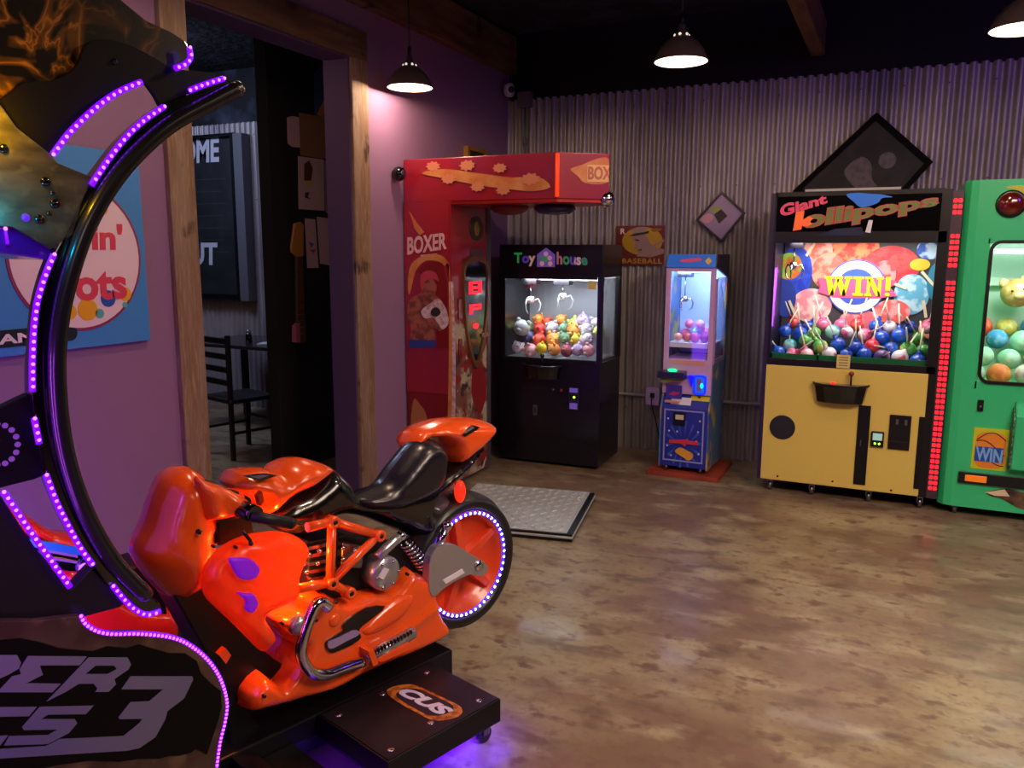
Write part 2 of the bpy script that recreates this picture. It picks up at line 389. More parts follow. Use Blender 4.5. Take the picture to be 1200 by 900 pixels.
# ---------------------------------------------------------------- wall fittings
INCOL = mat('lamp_inner_enamel', '#f6efe6', .5, emit='#fff0e0', es=.9); SHADE = mat('brown_lamp_enamel', '#5a4a48', .35, .3, coat=.4)
BULB = glow('lamp_bulb', '#fff4e4', 14)
def pendant(x, y, label, z=2.60, on=PENDANT_W, group='pendant lamps over the room'):
    fr = Frame(x, y, 0, z); t = thing('pendant_lamp', fr, label, 'lamp')
    t['group'] = group
    prof = [(.038, .125), (.055, .115), (.09, .088), (.118, .055), (.134, .02), (.14, 0)]
    MB().lathe([(.0, .128)]+prof+[(.143, -.004), (.14, -.006)], (0, 0, 0), SHADE).build('shade', t)
    MB().lathe([(.139, -.004)]+[(rr-.004, h-.004) for rr, h in reversed(prof)]+[(0, .12)], (0, 0, 0), INCOL).build('shade_lining', t)
    MB().lathe([(0, .185), (.016, .183), (.022, .17), (.022, .15), (.036, .135), (.038, .122)], (0, 0, 0), SHADE).build('neck', t)
    vh = MB()
    for k in range(6):
        a = k*PI/3+.5; vh.sph((.036*math.cos(a), .036*math.sin(a), .128), .008, INCOL, 8, 6)
    vh.build('vent_hole', t)
    MB().sph((0, 0, .035), (.03, .03, .04), BULB).build('bulb', t)
    MB().cyl((0, 0, .18), (0, 0, .235), .012, BLACK, 10).build('socket_cap', t)
    MB().cyl((0, 0, .23), (0, 0, CH-z-.002), .0045, BLACK, 8).build('cord', t)
    MB().lathe([(0, CH-z-.001), (.05, CH-z-.001), (.045, CH-z-.025), (0, CH-z-.03)], (0, 0, 0), BLACK).build('ceiling_rose', t)
    l = point('pendant_bulb_light', (x, y, z+.018), on, '#ffd9b4', .035)
    return t
for (x, y), lb in zip(PENDANTS, ('hanging dome lamp close to the mauve wall above the red boxing machine', 'middle hanging dome lamp in front of the corrugated wall', 'hanging dome lamp cut off by the photo at the top right above the green machine')):
    pendant(x, y, lb)
for (x, y), lb in zip(PENDANTS_NEAR, ('hanging dome lamp over the orange motorcycle, above the picture', 'hanging dome lamp over the open floor, above the picture', 'hanging dome lamp at the near right, above the picture')):
    pendant(x, y, lb, z=2.72, on=PENDANT_W*1.5, group='pendant lamps above the picture')
fr = Frame(-2.93, 6.22, 0, 2.9); t = thing('security_camera', fr, 'small white dome security camera high in the room corner', 'security camera')
MB().lathe([(0, -.03), (.045, -.025), (.055, 0), (.055, .03), (0, .04)], (-.03, 0, 0), WHITE, axis='x').build('housing', t)
MB().sph((.01, -.035, -.005), .026, BLACKG).build('lens', t); MB().cyl((-.06, 0, 0), (-.085, .06, .0), .015, WHITE).build('bracket', t)
GREYP = mat('grey_paint', '#6a6468', .5, .2)
fr = Frame(-2.85, 6.32, 0, 2.83); t = thing('junction_box', fr, 'grey electrical junction box with conduit at the top of corrugated wall', 'junction box')
MB().box(-.055, .055, -.05, .02, -.06, .06, GREYP).build('box_body', t, .004)
MB().cyl((0, -.015, -.06), (0, -.015, -.55), .011, GREYP).cyl((0, -.015, -.3), (0, -.015, -.36), .018, GREYP).build('conduit', t)
# low conduit with outlet between the machines
fr = Frame(-1.70, 6.33, 0, .46); t = thing('wall_outlet', fr, 'pale outlet box on a horizontal conduit low on the corrugated wall beside the blue machine', 'outlet')
LIL = mat('lilac_plastic', '#b79ad0', .4)
MB().prism(rrect(-.055, .055, -.07, .07, .012), -.055, 0, LIL).build('outlet_box', t, .003)
MB().box(-.018, .018, -.062, -.05, -.01, .03, BLACK).build('socket', t)
CONDM = mat('pale_conduit', '#a09ca6', .45, .3)
MB().tube([(-.98, -.02, .0), (-.055, -.02, .0)], .013, CONDM).tube([(.055, -.02, .0), (.95, -.02, .0)], .013, CONDM).build('conduit', t)
MB().tube(smooth([(0, -.06, -.01), (.01, -.11, -.05), (.05, -.1, -.2), (.1, -.11, -.38), (.18, -.13, -.45), (.26, -.14, -.452)], 5, False), .005, BLACK, 6).build('power_cord', t)
# baseball sign
y0 = BY-.035
def flat_sign(name, x0, x1, z0, z1, label, cat): fr = Frame((x0+x1)/2, y0, 0, (z0+z1)/2); return fr, thing(name, fr, label, cat)
fr, t = flat_sign('baseball_sign', -2.052, -1.655, 1.50, 1.81, 'vintage yellow and maroon baseball player sign on the corrugated wall', 'sign')
MAR = mat('maroon_print', '#6a2224', .5); YEL = mat('mustard_print', '#c09628', .5); SKIN = mat('faded_skin_print', '#a08080', .55); DKP = mat('dark_print', '#2a1a1c', .5); WHP = mat('white_print', '#e6dcdc', .5)
MB().box(-.198, .198, -.012, 0, -.155, .155, MAR).build('sign_board', t)
a = MB()
a.prism(disc(.02, .035, .165, 32, .11), -.014, -.0125, YEL)
a.prism([(-.06, .13), (-.02, .145), (.04, .14), (.07, .11), (.04, .09), (.10, .0), (.198, -.03), (.198, -.06), (.1, -.09), (-.02, -.085), (.0, -.03), (-.05, -.03), (-.035, .02), (-.06, .05)], -.016, -.0142, SKIN)
a.prism([(-.09, .075), (-.04, .095), (.04, .105), (.075, .115), (.07, .095), (.02, .085), (-.04, .075)], -.018, -.0162, DKP)
a.prism([(-.045, .045), (-.02, .05), (.0, .04), (-.02, .035)], -.018, -.0162, DKP); a.prism([(-.03, -.035), (.01, -.03), (.02, -.02), (.015, -.04)], -.018, -.0162, DKP)
a.prism([(.1, .0), (.198, .05), (.198, .03), (.11, -.01)], -.018, -.0162, SKIN)
a.prism([(.08, .12), (.12, .135), (.18, .13), (.15, .11), (.11, .105)], -.016, -.0142, mat('olive_print', '#8a6a20', .5))
a.build('portrait_print', t)
MB().text('BASEBALL', quad(rect(-.140, .185, -.14, -.1), -.013), YEL, off=.02, space=1.1).text('R', quad(rect(-.16, -.12, .09, .135), -.013), WHP, off=.03).build('lettering', t)
# small tilted mirror picture
def diamond(name, c, z, hw, hz, rot, label, cat):
    fr = Frame(c, y0-.005, 0, z); return thing(name, fr, label, cat)
t = diamond('diamond_mirror', -1.228, 1.866, 0, 0, 0, 'small black framed diamond-shaped mirror picture above the blue crane machine', 'picture')
o_ = [(0, .19), (-.187, -.02), (.015, -.187), (.18, .03)]; sc = lambda P, k: [(x*k, z*k) for x, z in P]
ring(MB(), o_, sc(o_, .88), -.03, 0, BLACK).build('frame', t)
MIR = mat('mirror_print', '#a490b4', .2, .3)
MB().prism(sc(o_, .9), -.016, -.006, MIR).build('mirror', t)
a = MB(); a.prism([(-.05, .02), (0, .06), (.05, .01), (-.01, -.05)], -.019, -.0165, DKP)
a.prism(smooth([(-.08, .05), (-.03, .085), (.0, .06), (-.05, .035)]), -.018, -.0165, mat('green_print', '#8aa040', .4)); a.prism(smooth([(-.15, -.01), (-.09, .03), (-.05, -.005), (-.10, -.045)]), -.018, -.0165, mat('pink_print', '#c08a9a', .4))
a.build('printed_motif', t)
# large dark diamond picture with fringe
t = thing('diamond_picture', Frame(-.22, y0-.005, 0, 2.13), 'large dark diamond-shaped picture with ragged edge behind the yellow crane machine', 'picture')
P0 = [(.02, .425), (-.50, -.09), (-.03, -.46), (.39, .08)]
rag = []
for i in range(4):
    A, B = P0[i], P0[(i+1) % 4]; n = 22
    for k in range(n):
        u = k/n; e = .013*(k % 2) - .004+random.uniform(-.004, .004); dx, dz = B[0]-A[0], B[1]-A[1]; L = math.hypot(dx, dz)
        rag.append((A[0]+dx*u-dz/L*e*-1*-1, A[1]+dz*u+dx/L*e*-1))
BK2 = mat('black_bark', '#060506', .95, spec=.2, bump=(40, .3))
MB().prism(rag, -.05, 0, BK2).build('ragged_frame', t)
MB().prism(sc(P0, .86), -.056, -.05, mat('dark_glass_print', '#0a080a', .7, noise=(7, '#1c181c', 4, .45, .6))).build('picture_print', t)
a = MB(); GP = mat('grey_print', '#4c424e', .5, noise=(20, '#3a3040', 4, .4, .6))
a.prism(smooth([(-.16, .04), (-.06, .13), (.01, .08), (.02, -.02), (.06, -.08), (-.02, -.11), (-.10, -.06)]), -.059, -.0562, GP); a.prism(disc(.11, .1, .055, 18), -.059, -.0562, GP)
a.build('printed_figure', t)
# framed picture top behind boxing machine
t = thing('picture_frame', Frame(LX+.02, 5.72, 90, 2.28), 'gold framed picture on the mauve wall, mostly hidden behind the red boxing machine', 'picture')
GOLD = mat('gold_frame', '#b08030', .4, .5)
ring(MB(), rect(-.16, .16, -.2, .11), rect(-.13, .13, -.17, .08), -.02, .02, GOLD).build('frame', t); MB().box(-.14, .14, .0, .015, -.18, .09, DKP).build('picture_print', t)

# ---------------------------------------------------------------- Dippin' Dots sign (on the left wall)
F = Frame(LX+.03, 1.25, 90, 1.206)          # x = world y, y = into the wall
t = thing('ice_cream_sign', F, "large blue ice cream sign with a white oval and pink lettering on the mauve wall", 'sign')
SBLUE = mat('sign_blue', '#3a86d0', .45); SWH = mat('sign_white', '#e8cfdc', .45); SMAR = mat('sign_maroon', '#8a2a58', .45); SPINK = mat('sign_pink', '#d83a5c', .45)
MB().box(0, 1.325, 0, .028, 0, .805, SBLUE).build('sign_board', t, .003)
cx, cz = .998, .37
MB().prism(disc(cx, cz, .30, 48, .30), -.003, 0, SMAR).prism(disc(cx, cz, .288, 48, .288), -.005, -.003, SWH).build('oval', t)
a = MB()
a.text("Dippin'", quad([(cx-.265, cz-.005), (cx+.205, cz-.005), (cx+.215, cz+.135), (cx-.265, cz+.13)], -.0055), SPINK, off=.035, ex=.002)
a.text("Dots", quad([(cx-.165, cz-.18), (cx+.215, cz-.18), (cx+.215, cz-.045), (cx-.165, cz-.04)], -.0055), SPINK, off=.035, ex=.002)
a.build('lettering', t)
a = MB()
for x, z, rr, cc in ((.13, .19, .02, '#e8a820'), (.05, .235, .022, '#3a60c8'), (-.16, -.17, .05, '#1c50b0'), (-.06, -.22, .03, '#e8a820'), (.02, -.215, .045, '#e8a820'), (.075, -.235, .02, '#58b0b0'), (.12, -.175, .035, '#1c50b0'), (.165, -.165, .018, '#b898d0'), (.205, -.16, .03, '#e8a820'), (.2, -.205, .012, '#58b0b0')):
    a.prism(disc(cx+x, cz+z, rr, 20), -.007, -.0051, mat('dot_'+cc[1:], cc, .45))
a.build('dot_print', t)
MB().prism(rrect(.60, .965, .035, .10, .03), -.004, 0, mat('navy_print', '#10182c', .4)).text('AMPI', quad(rect(.64, .86, .048, .085), -.0045), WHP, off=.03).build('caption_plate', t)

# ================================================================== MACHINES
def casters(t, xs, ys, z=.035):
    for x in xs:
        for y in ys: MB().cyl((x-.012, y, z), (x+.012, y, z), z-.003, STEEL, 14).box(x-.018, x+.018, y-.012, y+.012, z, z+.05, STEEL).build('caster', t)
def claw(t, x, y, ztop, drop, s=1.0, m=CHROME):
    g = MB().box(x-.07*s, x+.07*s, y-.05*s, y+.05*s, ztop-.06*s, ztop, DSTEEL).cyl((x, y, ztop-.06*s), (x, y, ztop-drop), .006*s, STEEL, 8)
    zz = ztop-drop; g.lathe([(0, .03*s), (.03*s, .025*s), (.032*s, -.02*s), (.015*s, -.035*s), (0, -.035*s)], (x, y, zz), m)
    for k in range(3):
        a = 2*PI*k/3+.4; c, q = math.cos(a), math.sin(a)
        g.tube([(x+c*r_*s, y+q*r_*s, zz+h*s) for r_, h in ((.02, -.01), (.065, .005), (.085, -.04), (.075, -.09), (.04, -.12))], [.007*s, .007*s, .007*s, .006*s, .003*s], m, 8)
    return g.build('claw', t)
def joystick(t, x, y, z, ball=mat('joystick_red', '#8a3020', .3)):
    MB().cyl((x, y, z), (x, y, z+.06), .006, BLACK, 8).sph((x, y, z+.072), .016, ball).build('joystick', t)

# ---------------------------------------------------------------- yellow giant lollipop crane
Y = Frame(-.76, 5.56, 0); t = thing('lollipop_crane_machine', Y, 'tall yellow and black claw machine full of wrapped lollipops, with red LED column', 'claw machine')
YELP = mat('yellow_panel', '#dcc45c', .4, coat=.2); PURB = mat('dark_violet_trim', '#251a3c', .4)
WD, DP = 1.09, .66
FELT = mat('green_felt', '#0c6a3a', .9)
b = MB(); b.box(0, WD, .0, .03, .085, .10, BLACK).box(0, .03, .0, DP, .09, 1.97, PURB).box(WD-.03, WD, .0, DP, .09, 1.97, BLACK).box(0, WD, DP-.03, DP, .09, 1.97, BLACK)
b.box(.02, WD-.02, .01, DP, .09, .13, BLACK).box(.02, WD-.02, 0.03, DP, 1.94, 1.97, BLACK).box(.02, WD-.02, .03, DP, .84, .86, BLACK)
b.box(0, .025, -.012, .03, .09, 1.98, PURB).box(.0, WD-.07, -.008, .02, .868, .915, BLACK).box(.0, WD-.07, -.008, .02, 1.665, 1.735, BLACK).box(.97, 1.03, -.008, .03, .09, 1.98, BLACK)
b.box(.02, .99, -.006, .03, 1.955, 1.985, BLACK).box(.02, .04, -.006, .02, .9, 1.98, BLACK)
b.build('cabinet', t, .002)
MB().box(.022, .985, -.012, .0, .09, .87, YELP).build('front_panel', t, .003)
casters(t, (.08, .35, .70, 1.0), (.06, .58))
MB().box(.04, WD-.07, .03, DP-.03, .86, .875, FELT).box(.04, WD-.07, .035, .045, .875, .945, FELT).box(.04, .05, .035, DP-.04, .875, .945, FELT).box(.33, .34, .035, .30, .875, .945, FELT).build('felt_tray', t)
MB().box(.04, .975, .008, .014, .915, 1.665, glass('pane')).build('window_glass', t)
# printed backdrop of big lollipops, standing inside at the back
bp = MB().box(.04, WD-.04, .50, .52, .92, 1.70, mat('backdrop_print', '#3c3f48', .5))
bp.build('backdrop_panel', t)
LP = lambda px, py, ly=.5: Y.p(px, py, ly)
def pm(c): return mat('print_'+c[1:], c, .5)
def pn(c, c2, s=14): return mat('print_'+c[1:]+c2[1:], c, .5, noise=(s, c2, 3, .45, .55))
arts = [(962, 268+30, 22, 24, pn('#e86a50', '#f4b0a0')), (1003, 293, 28, 26, pn('#f08850', '#e03828')), (975, 322, 0, 0, None), (971, 318, 20, 22, pn('#e8a088', '#d86a5a')), (1044, 312, 34, 24, pn('#e02838', '#e84848')), (1036, 322, 14, 17, pn('#f09090', '#e04848')),
        (932, 320, 20, 32, pn('#2038b8', '#2a50d0')), (925, 312, 15, 16, pn('#90c040', '#e07030')), (1068, 345, 21, 24, pn('#60b0d0', '#b8e0ec')), (951, 358, 24, 20, pn('#e890a0', '#f4d0c8')), (1090, 292, 16, 12, pn('#3060c8', '#c0e0f0')), (1078, 310, 12, 7, pm('#e8c030')), (921, 350, 12, 22, pm('#2840a0')), (1096, 330, 10, 22, pm('#2888a8')), (1045, 365, 22, 14, pn('#e8a0a0', '#e06060')), (1008, 375, 25, 12, pn('#e8b0b0', '#e07080')), (1090, 385, 14, 12, pn('#e08868', '#f0d0b0'))]
a = MB(); zz = .4995
for (px, py, rx, ry, mm) in arts:
    if not mm: continue
    zz -= .0008; c = LP(px, py); e = LP(px+rx, py); g = LP(px, py-ry); a.prism([p for p in disc(c[0], c[1], abs(e[0]-c[0]), 26, abs(g[1]-c[1])) if True], zz-.0007, zz, mm)
STK = mat('print_stick', '#e8dcb8', .5)
for x1, y1, x2, y2 in ((930, 290, 960, 276), (945, 300, 955, 285), (1030, 325, 1062, 338), (1080, 318, 1095, 335), (925, 352, 935, 375), (905, 285, 908, 330), (1085, 372, 1082, 352)):
    A, B = LP(x1, y1), LP(x2, y2); dx, dz = B[0]-A[0], B[1]-A[1]; L = math.hypot(dx, dz); nx, nz = -dz/L*.009, dx/L*.009; zz -= .0008
    a.prism([(A[0]+nx, A[1]+nz), (B[0]+nx, B[1]+nz), (B[0]-nx, B[1]-nz), (A[0]-nx, A[1]-nz)], zz-.0007, zz, STK)
a.build('backdrop_lollipop_print', t)
# WIN! roundel printed on the inside of the backdrop
a = MB(); c = LP(1003, 336); R = .185
PBL = mat('roundel_blue', '#3c5cc8', .5); PPK = mat('ribbon_pink', '#e85890', .5); PYL = mat('win_yellow', '#f0e020', .45); PWH = mat('roundel_white', '#f0eef0', .5)
zz = .484; a.prism(disc(*c, R, 40), zz-.001, zz, PBL).prism(disc(*c, R*.95, 40), zz-.003, zz-.0015, PWH).prism(disc(*c, R*.66, 40), zz-.005, zz-.0035, PBL)
a.prism([(c[0]-.245, c[1]-.04), (c[0]-.13, c[1]-.075), (c[0]+.14, c[1]-.075), (c[0]+.26, c[1]-.055), (c[0]+.215, c[1]), (c[0]+.255, c[1]+.045), (c[0]+.14, c[1]+.065), (c[0]-.13, c[1]+.065), (c[0]-.25, c[1]+.05), (c[0]-.225, c[1])], zz-.007, zz-.0055, PPK)
a.build('win_roundel', t)
def slab(mb, ch, x, z, w_, h, y, mt):
    """heavy slab-serif capitals W I N ! out of bars"""
    def bar(x1, z1, x2, z2, th): dx = 0; mb.prism([(x+(x1-th/2)*w_, z+z1*h), (x+(x1+th/2)*w_, z+z1*h), (x+(x2+th/2)*w_, z+z2*h), (x+(x2-th/2)*w_, z+z2*h)], y-.004, y, mt)
    def sf(xc, zc, ww): mb.box(x+(xc-ww/2)*w_, x+(xc+ww/2)*w_, y-.0042, y-.0002, z+zc*h, z+(zc+.13)*h, mt)
    if ch == 'W': bar(.28, 0, .13, 1, .2); bar(.28, 0, .5, .95, .14); bar(.72, 0, .5, .95, .2); bar(.72, 0, .87, 1, .14); sf(.15, .87, .32); sf(.5, .87, .3); sf(.86, .87, .28)
    if ch == 'I': bar(.5, 0, .5, 1, .5); sf(.5, 0, 1); sf(.5, .87, 1)
    if ch == 'N': bar(.2, 0, .2, 1, .17); bar(.8, 0, .8, 1, .17); bar(.22, 1, .78, 0, .28); sf(.2, 0, .38); sf(.16, .87, .32); sf(.8, .87, .38)
    if ch == '!': bar(.5, .3, .5, 1, .75); mb.prism(disc(x+.5*w_, z+.1*h, .4*w_, 14, .1*h), y-.004, y, mt)
a = MB(); x = c[0]-.2; 
for ch, w_ in (('W', .175), ('I', .065), ('N', .115), ('!', .04)):
    slab(a, ch, x, c[1]-.06, w_, .13, zz-.0075, PYL); x += w_+.008
a.build('win_lettering', t)
# header with lettering
hp = MB().box(.035, .975, -.010, .0, 1.735, 1.957, BLACKG); hp.build('marquee', t, .002)
q = lambda p: Y.p(*p, -.012)
GPK = mat('marquee_pink', '#d84868', .4, emit='#d84868', es=.15); GOR = mat('marquee_orange', '#f06830', .4, emit='#f06830', es=.35); GSG = mat('marquee_sage', '#6d7a42', .4, emit='#6d7a42', es=.1); GSO = mat('marquee_outline', '#b0503c', .4, emit='#b0503c', es=.12)
a = MB()
a.text('Giant', quad([q((914, 255)), (q((970, 238))), q((968, 227)), q((914, 240))], -.0105), GPK, off=.045)
Q = [q((927, 276)), q((1101, 243)), q((1101, 230)), q((932, 256))]
a.text('lollipops', quad([q((928, 277)), q((1101, 246)), q((1101, 226)), q((933, 248))], -.0105), GSO, off=.06, ex=.001, mats=[GOR, GSO, GSO, GSO, GSO, GSO, GSO, GSO])
a.text('lollipops', quad([q((929, 275)), q((1099, 245)), q((1099, 228)), q((934, 249))], -.0118), GSG, off=.02, ex=.001, mats=[GOR, GSG, GSG, GSG, GSG, GSG, GSG, GSG])
a.build('marquee_lettering', t)
a = MB(); BLP = mat('marquee_blue', '#2870d0', .4, emit='#2870d0', es=.2)
a.prism(smooth(Y.pp([(992, 228), (1000, 236), (1010, 243), (1028, 238), (1034, 232), (1046, 231), (1034, 228), (1020, 227), (1005, 226)], -.012)), -.0125, -.0105, BLP)
a.prism(Y.pp([(1014, 272), (1018, 258), (1023, 258), (1020, 273)], -.012), -.0125, -.0105, WHITE)
a.prism(Y.pp([(955, 276), (980, 268), (1010, 266), (1012, 276)], -.012), -.0120, -.0105, mat('marquee_navy', '#141c40', .4))
a.build('marquee_print', t)
MB().box(.2, .75, -.004, .03, 1.985, 2.0, mat('pale_top_trim', '#a8a8a0', .5)).build('top_trim', t)  # bright streak of light along the top, put in as a pale bar
# front fittings
MB().prism(disc(.147, .455, .082, 32), -.016, -.011, mat('speaker_cloth', '#1a1a26', .8)).build('speaker_grille', t)
sh = MB(); sp = [(-.165, 0), (.165, 0), (.15, -.09), (.10, -.115), (-.10, -.115), (-.15, -.09)]
tp = [(-.165, -.012), (-.155, -.06), (-.10, -.105), (0, -.115), (.10, -.105), (.155, -.06), (.165, -.012)]
bt = [(u*.86, -.012+(v+.012)*.75) for u, v in tp]; n = len(tp)
vs = [(.49+u, v, .775) for u, v in tp]+[(.49+u, v, .655) for u, v in bt]
sh.add(vs, [tuple(range(n)), tuple(range(2*n-1, n-1, -1))]+[(i, (i+1) % n, n+(i+1) % n, n+i) for i in range(n)], BLACKG)
sh.tube([(.49+u, v, .772) for u, v in tp], .008, BLACKM, 8)
cs = sh.build('control_shelf', t, .003); joystick(t, .55, -.05, .776)
MB().cyl((.445, -.05, .775), (.445, -.05, .785), .014, REDL).build('drop_button', t)
MB().box(.605, .677, -.02, -.011, .125, .645, BLACKM).box(.628, .634, -.024, -.019, .38, .42, STEEL).build('coin_door', t, .002)
MB().box(.79, .912, -.022, -.011, .38, .60, BLACK).prism(rrect(.825, .84, .54, .575, .005), -.026, -.02, STEEL).prism(rrect(.875, .89, .54, .575, .005), -.026, -.02, STEEL).box(.8, .9, -.0235, -.021, .43, .434, DSTEEL).build('coin_mechanism', t, .002)
GRN = glow('green_led', '#a0ff30', 3)
MB().box(.69, .765, -.03, -.011, .385, .485, BLACK).build('card_reader', t, .003)
MB().box(.70, .755, -.032, -.029, .43, .475, mat('reader_screen', '#88a8a8', .2, emit='#a0d0c0', es=.5)).sph((.715, -.031, .408), .007, GRN, 8, 6).sph((.74, -.031, .408), .007, GRN, 8, 6).build('reader_screen', t)
MB().box(.955, .985, -.018, -.01, .14, .60, BLACKM).build('door_hinge', t)
bo = MB()
for x, z in ((.135, .118), (.48, .125), (.83, .11)): bo.sph((x, -.012, z), .007, BLACK, 8, 4)
bo.build('bolt', t)
MB().box(.455, .535, -.012, -.0085, .875, .96, mat('notice_paper', '#d8c87a', .6)).build('price_notice', t)
n_ = t.children[-1]
a = MB()
for k in range(4): a.box(.468, .522, -.0135, -.0121, .89+.017*k, .896+.017*k, mat('notice_ink', '#8a6a40', .6))
a.build('notice_lines', t.children[-1] if False else n_)
# red LED column
MB().box(1.03, 1.09, -.004, .03, .085, 1.97, mat('led_column_housing', '#4a3a44', .35, .3)).build('led_column', t)
col = t.children[-1]; a = MB(); z = .14
while z < 1.93:
    on = not (1.72 < z < 1.80 or 1.43 < z < 1.49 or z > 1.90)
    if on:
        for x in (1.037, 1.063): a.prism(rrect(x, x+.022, z, z+.024, .005, 2), -.009, -.0035, REDL)
    z += .0345
a.build('red_led', col)
claw(t, .135, .2, 1.68, .16, .8)
MB().box(.04, WD-.04, .3, .33, 1.68, 1.70, STEEL).build('gantry_rail', t)
area('lollipop_crane_light', (Y.o.x+.52, Y.o.y+.16, 1.69), (0, .3, -1), .8, 10, '#fff6f0', .15)
# ball lollipops
SK = mat('lollipop_stick', '#e8e0cc', .5)
def lolly_proto(nm, c1, c2, label):
    mt = mat('wrapper_'+nm, c1, .25, coat=.5, noise=(9, c2, 2, .50, .56))
    o = bpy.data.objects.new('lollipop', None); COL.objects.link(o); o.empty_display_size = .05; tag(o, label, 'lollipop')
    MB().sph((0, 0, 0), (.047, .047, .045), mt, 18, 12).build('candy_ball', o)
    MB().lathe([(.012, .036), (.018, .05), (.010, .058), (.012, .07)], (0, 0, 0), mt, 10).cyl((0, 0, .04), (0, 0, .20), .0048, SK, 8).build('stick', o)
    return o
LK = [('blue', '#1848b8', '#2060d8'), ('pink', '#e86898', '#f4c8d0'), ('red', '#d82838', '#f06050'), ('white', '#e0e0ea', '#d06080'), ('green', '#50a850', '#c8d860'), ('yellow', '#e8c838', '#f0e8a0'), ('purple', '#503878', '#8858b0'), ('teal', '#2898a8', '#a8e0e0')]
lollies = {}
def put_lolly(k, x, y, z, rot):
    nm = LK[k][0]; lb = f'{nm} wrapped ball lollipop lying in the heap behind the yellow machine window'
    if nm not in lollies: lollies[nm] = o = lolly_proto(*LK[k], lb)
    else: o = copies(lollies[nm])
    o['label'] = lb; o['group'] = f'{nm} wrapped lollipops in the yellow machine'
    o.location = Y.o+Vector((x, y, z)); o.rotation_euler = rot; o.scale = [rng.uniform(.86, 1.12)]*3
rng = random.Random(3)
kinds = [0, 1, 3, 0, 2, 0, 6, 3, 4, 0, 1, 5, 0, 7, 3, 2]
i = 0
for row, (yy, zb, nn) in enumerate(((.10, .93, 9), (.19, .99, 9), (.28, 1.05, 9), (.37, 1.10, 9))):
    for k in range(nn):
        x = .09+k*.103+(.05 if row % 2 else 0)
        if x > .98: continue
        x += rng.uniform(-.012, .012)
        if row == 0 and .05 < x < .3: continue
        sideways = rng.random() < .45
        rot = (rng.uniform(-.5, .5)+(1.2 if sideways else 0)*rng.choice((-1, 1))*.4, rng.uniform(-1.4, 1.4) if sideways else rng.uniform(-.5, .5), rng.uniform(0, 6))
        put_lolly(rng.choice(kinds), x, yy+rng.uniform(-.01, .01), zb+rng.uniform(-.008, .03), rot); i += 1
for x, z in ((.08, .94), (.17, .93), (.26, .935)): put_lolly(rng.choice((0, 0, 1)), x, .12, z+.0, (rng.uniform(-1, 1), rng.uniform(-1, 1), 0))

# ---------------------------------------------------------------- green crane at the right
G = Frame(.335, 5.54, 0); t = thing('green_crane_machine', G, 'bright green claw machine full of balls, cut off by the right edge', 'claw machine')
GR = mat('green_bodywork', '#30c478', .35, coat=.35); WD = .95
b = MB()
pl_ = [(0, .05), (.03, .012), (.07, 0), (WD-.07, 0), (WD-.03, .012), (WD, .05)]
b.prismz(pl_+[(WD, .66), (0, .66)], .06, .80, GR).prismz(pl_+[(WD, .66), (0, .66)], 1.69, 2.025, GR)
b.prismz([(0, .05), (.03, .012), (.07, 0), (.15, 0), (.15, .04), (.06, .04), (.06, .66), (0, .66)], .80, 1.69, GR).prismz([(WD, .66), (WD-.06, .66), (WD-.06, .04), (WD-.15, .04), (WD-.15, 0), (WD-.07, 0), (WD-.03, .012), (WD, .05)], .80, 1.69, GR)
b.box(.14, WD-.14, 0, .03, .80, .845, GR).box(.14, WD-.14, 0, .03, 1.66, 1.69, GR)
b.box(.05, WD-.05, .62, .66, .8, 1.69, mat('white_lining', '#c8d8d0', .5))
b.build('cabinet', t, .004)
ring(MB(), rrect(.15, WD-.15, .835, 1.68, .06), rrect(.168, WD-.168, .853, 1.662, .045), -.012, .01, BLACK).build('window_gasket', t)
MB().prism(rrect(.16, WD-.16, .845, 1.67, .05), .012, .016, MATS['pane']).build('window_glass', t)
casters(t, (.1, .5, .85), (.06, .6))
f = MB().lathe([(.078, 0), (.078, -.012), (.07, -.016), (.0, -.016)], (.235, 0, 1.885), BLACK, axis='y'); f.build('lamp_bezel', t)
MB().sph((.235, -.01, 1.885), (.066, .03, .066), mat('red_lens', '#5a1410', .12, coat=.8), 24, 12).build('red_lamp_lens', t)
MB().prism(smooth([(.20, 1.98), (.32, 1.99), (.5, 1.985), (.6, 1.95), (.62, 1.80), (.45, 1.77), (.34, 1.80), (.32, 1.90), (.27, 1.955)]), -.004, 0, mat('yellow_print', '#b8c020', .4)).build('header_print', t)
MB().prism(rrect(.36, .72, 1.80, 1.95, .04), -.008, -.004, BLACK).build('header_shadow_print', t)  # black rounded print over the yellow one
MB().prism(rrect(.165, .197, .665, .735, .004), -.012, 0, BLACKM).sph((.181, -.012, .695), .009, STEEL, 10, 6).build('lock_plate', t)
q2 = MB().box(.16, .345, -.004, 0, .31, .565, mat('lime_print', '#c0cc20', .45)); q2.build('prize_print_panel', t)
pp_ = t.children[-1]; a = MB(); a.prism(rrect(.175, .335, .32, .54, .05), -.006, -.004, mat('orange_print', '#e08828', .45))
for k in range(3): a.tube([(.18+.15*u, -.0065, .49-.05*k+.05*math.sin(u*3+k)) for u in [j/8 for j in range(9)]], .003, DKP, 4)
a.box(.175, .325, -.0085, -.006, .36, .45, mat('win_plate_blue', '#1848a8', .45)).text('WIN', quad([(.182, .365), (.318, .355), (.322, .44), (.178, .45)], -.009), mat('win_pale', '#7ab0e0', .45), off=.03, ex=.001)
a.build('win_print', pp_)
MB().box(.10, WD-.10, -.018, 0, .215, .285, BLACK).box(.135, .25, -.022, -.017, .23, .27, mat('amber_lens', '#e88020', .3, emit='#e07010', es=.35)).build('bumper_strip', t, .002)
MB().prismx([(-.0, .30), (-.07, .34), (-.08, .66), (-.02, .74), (0, .74)], .36, .72, GR).build('control_housing', t, .01)
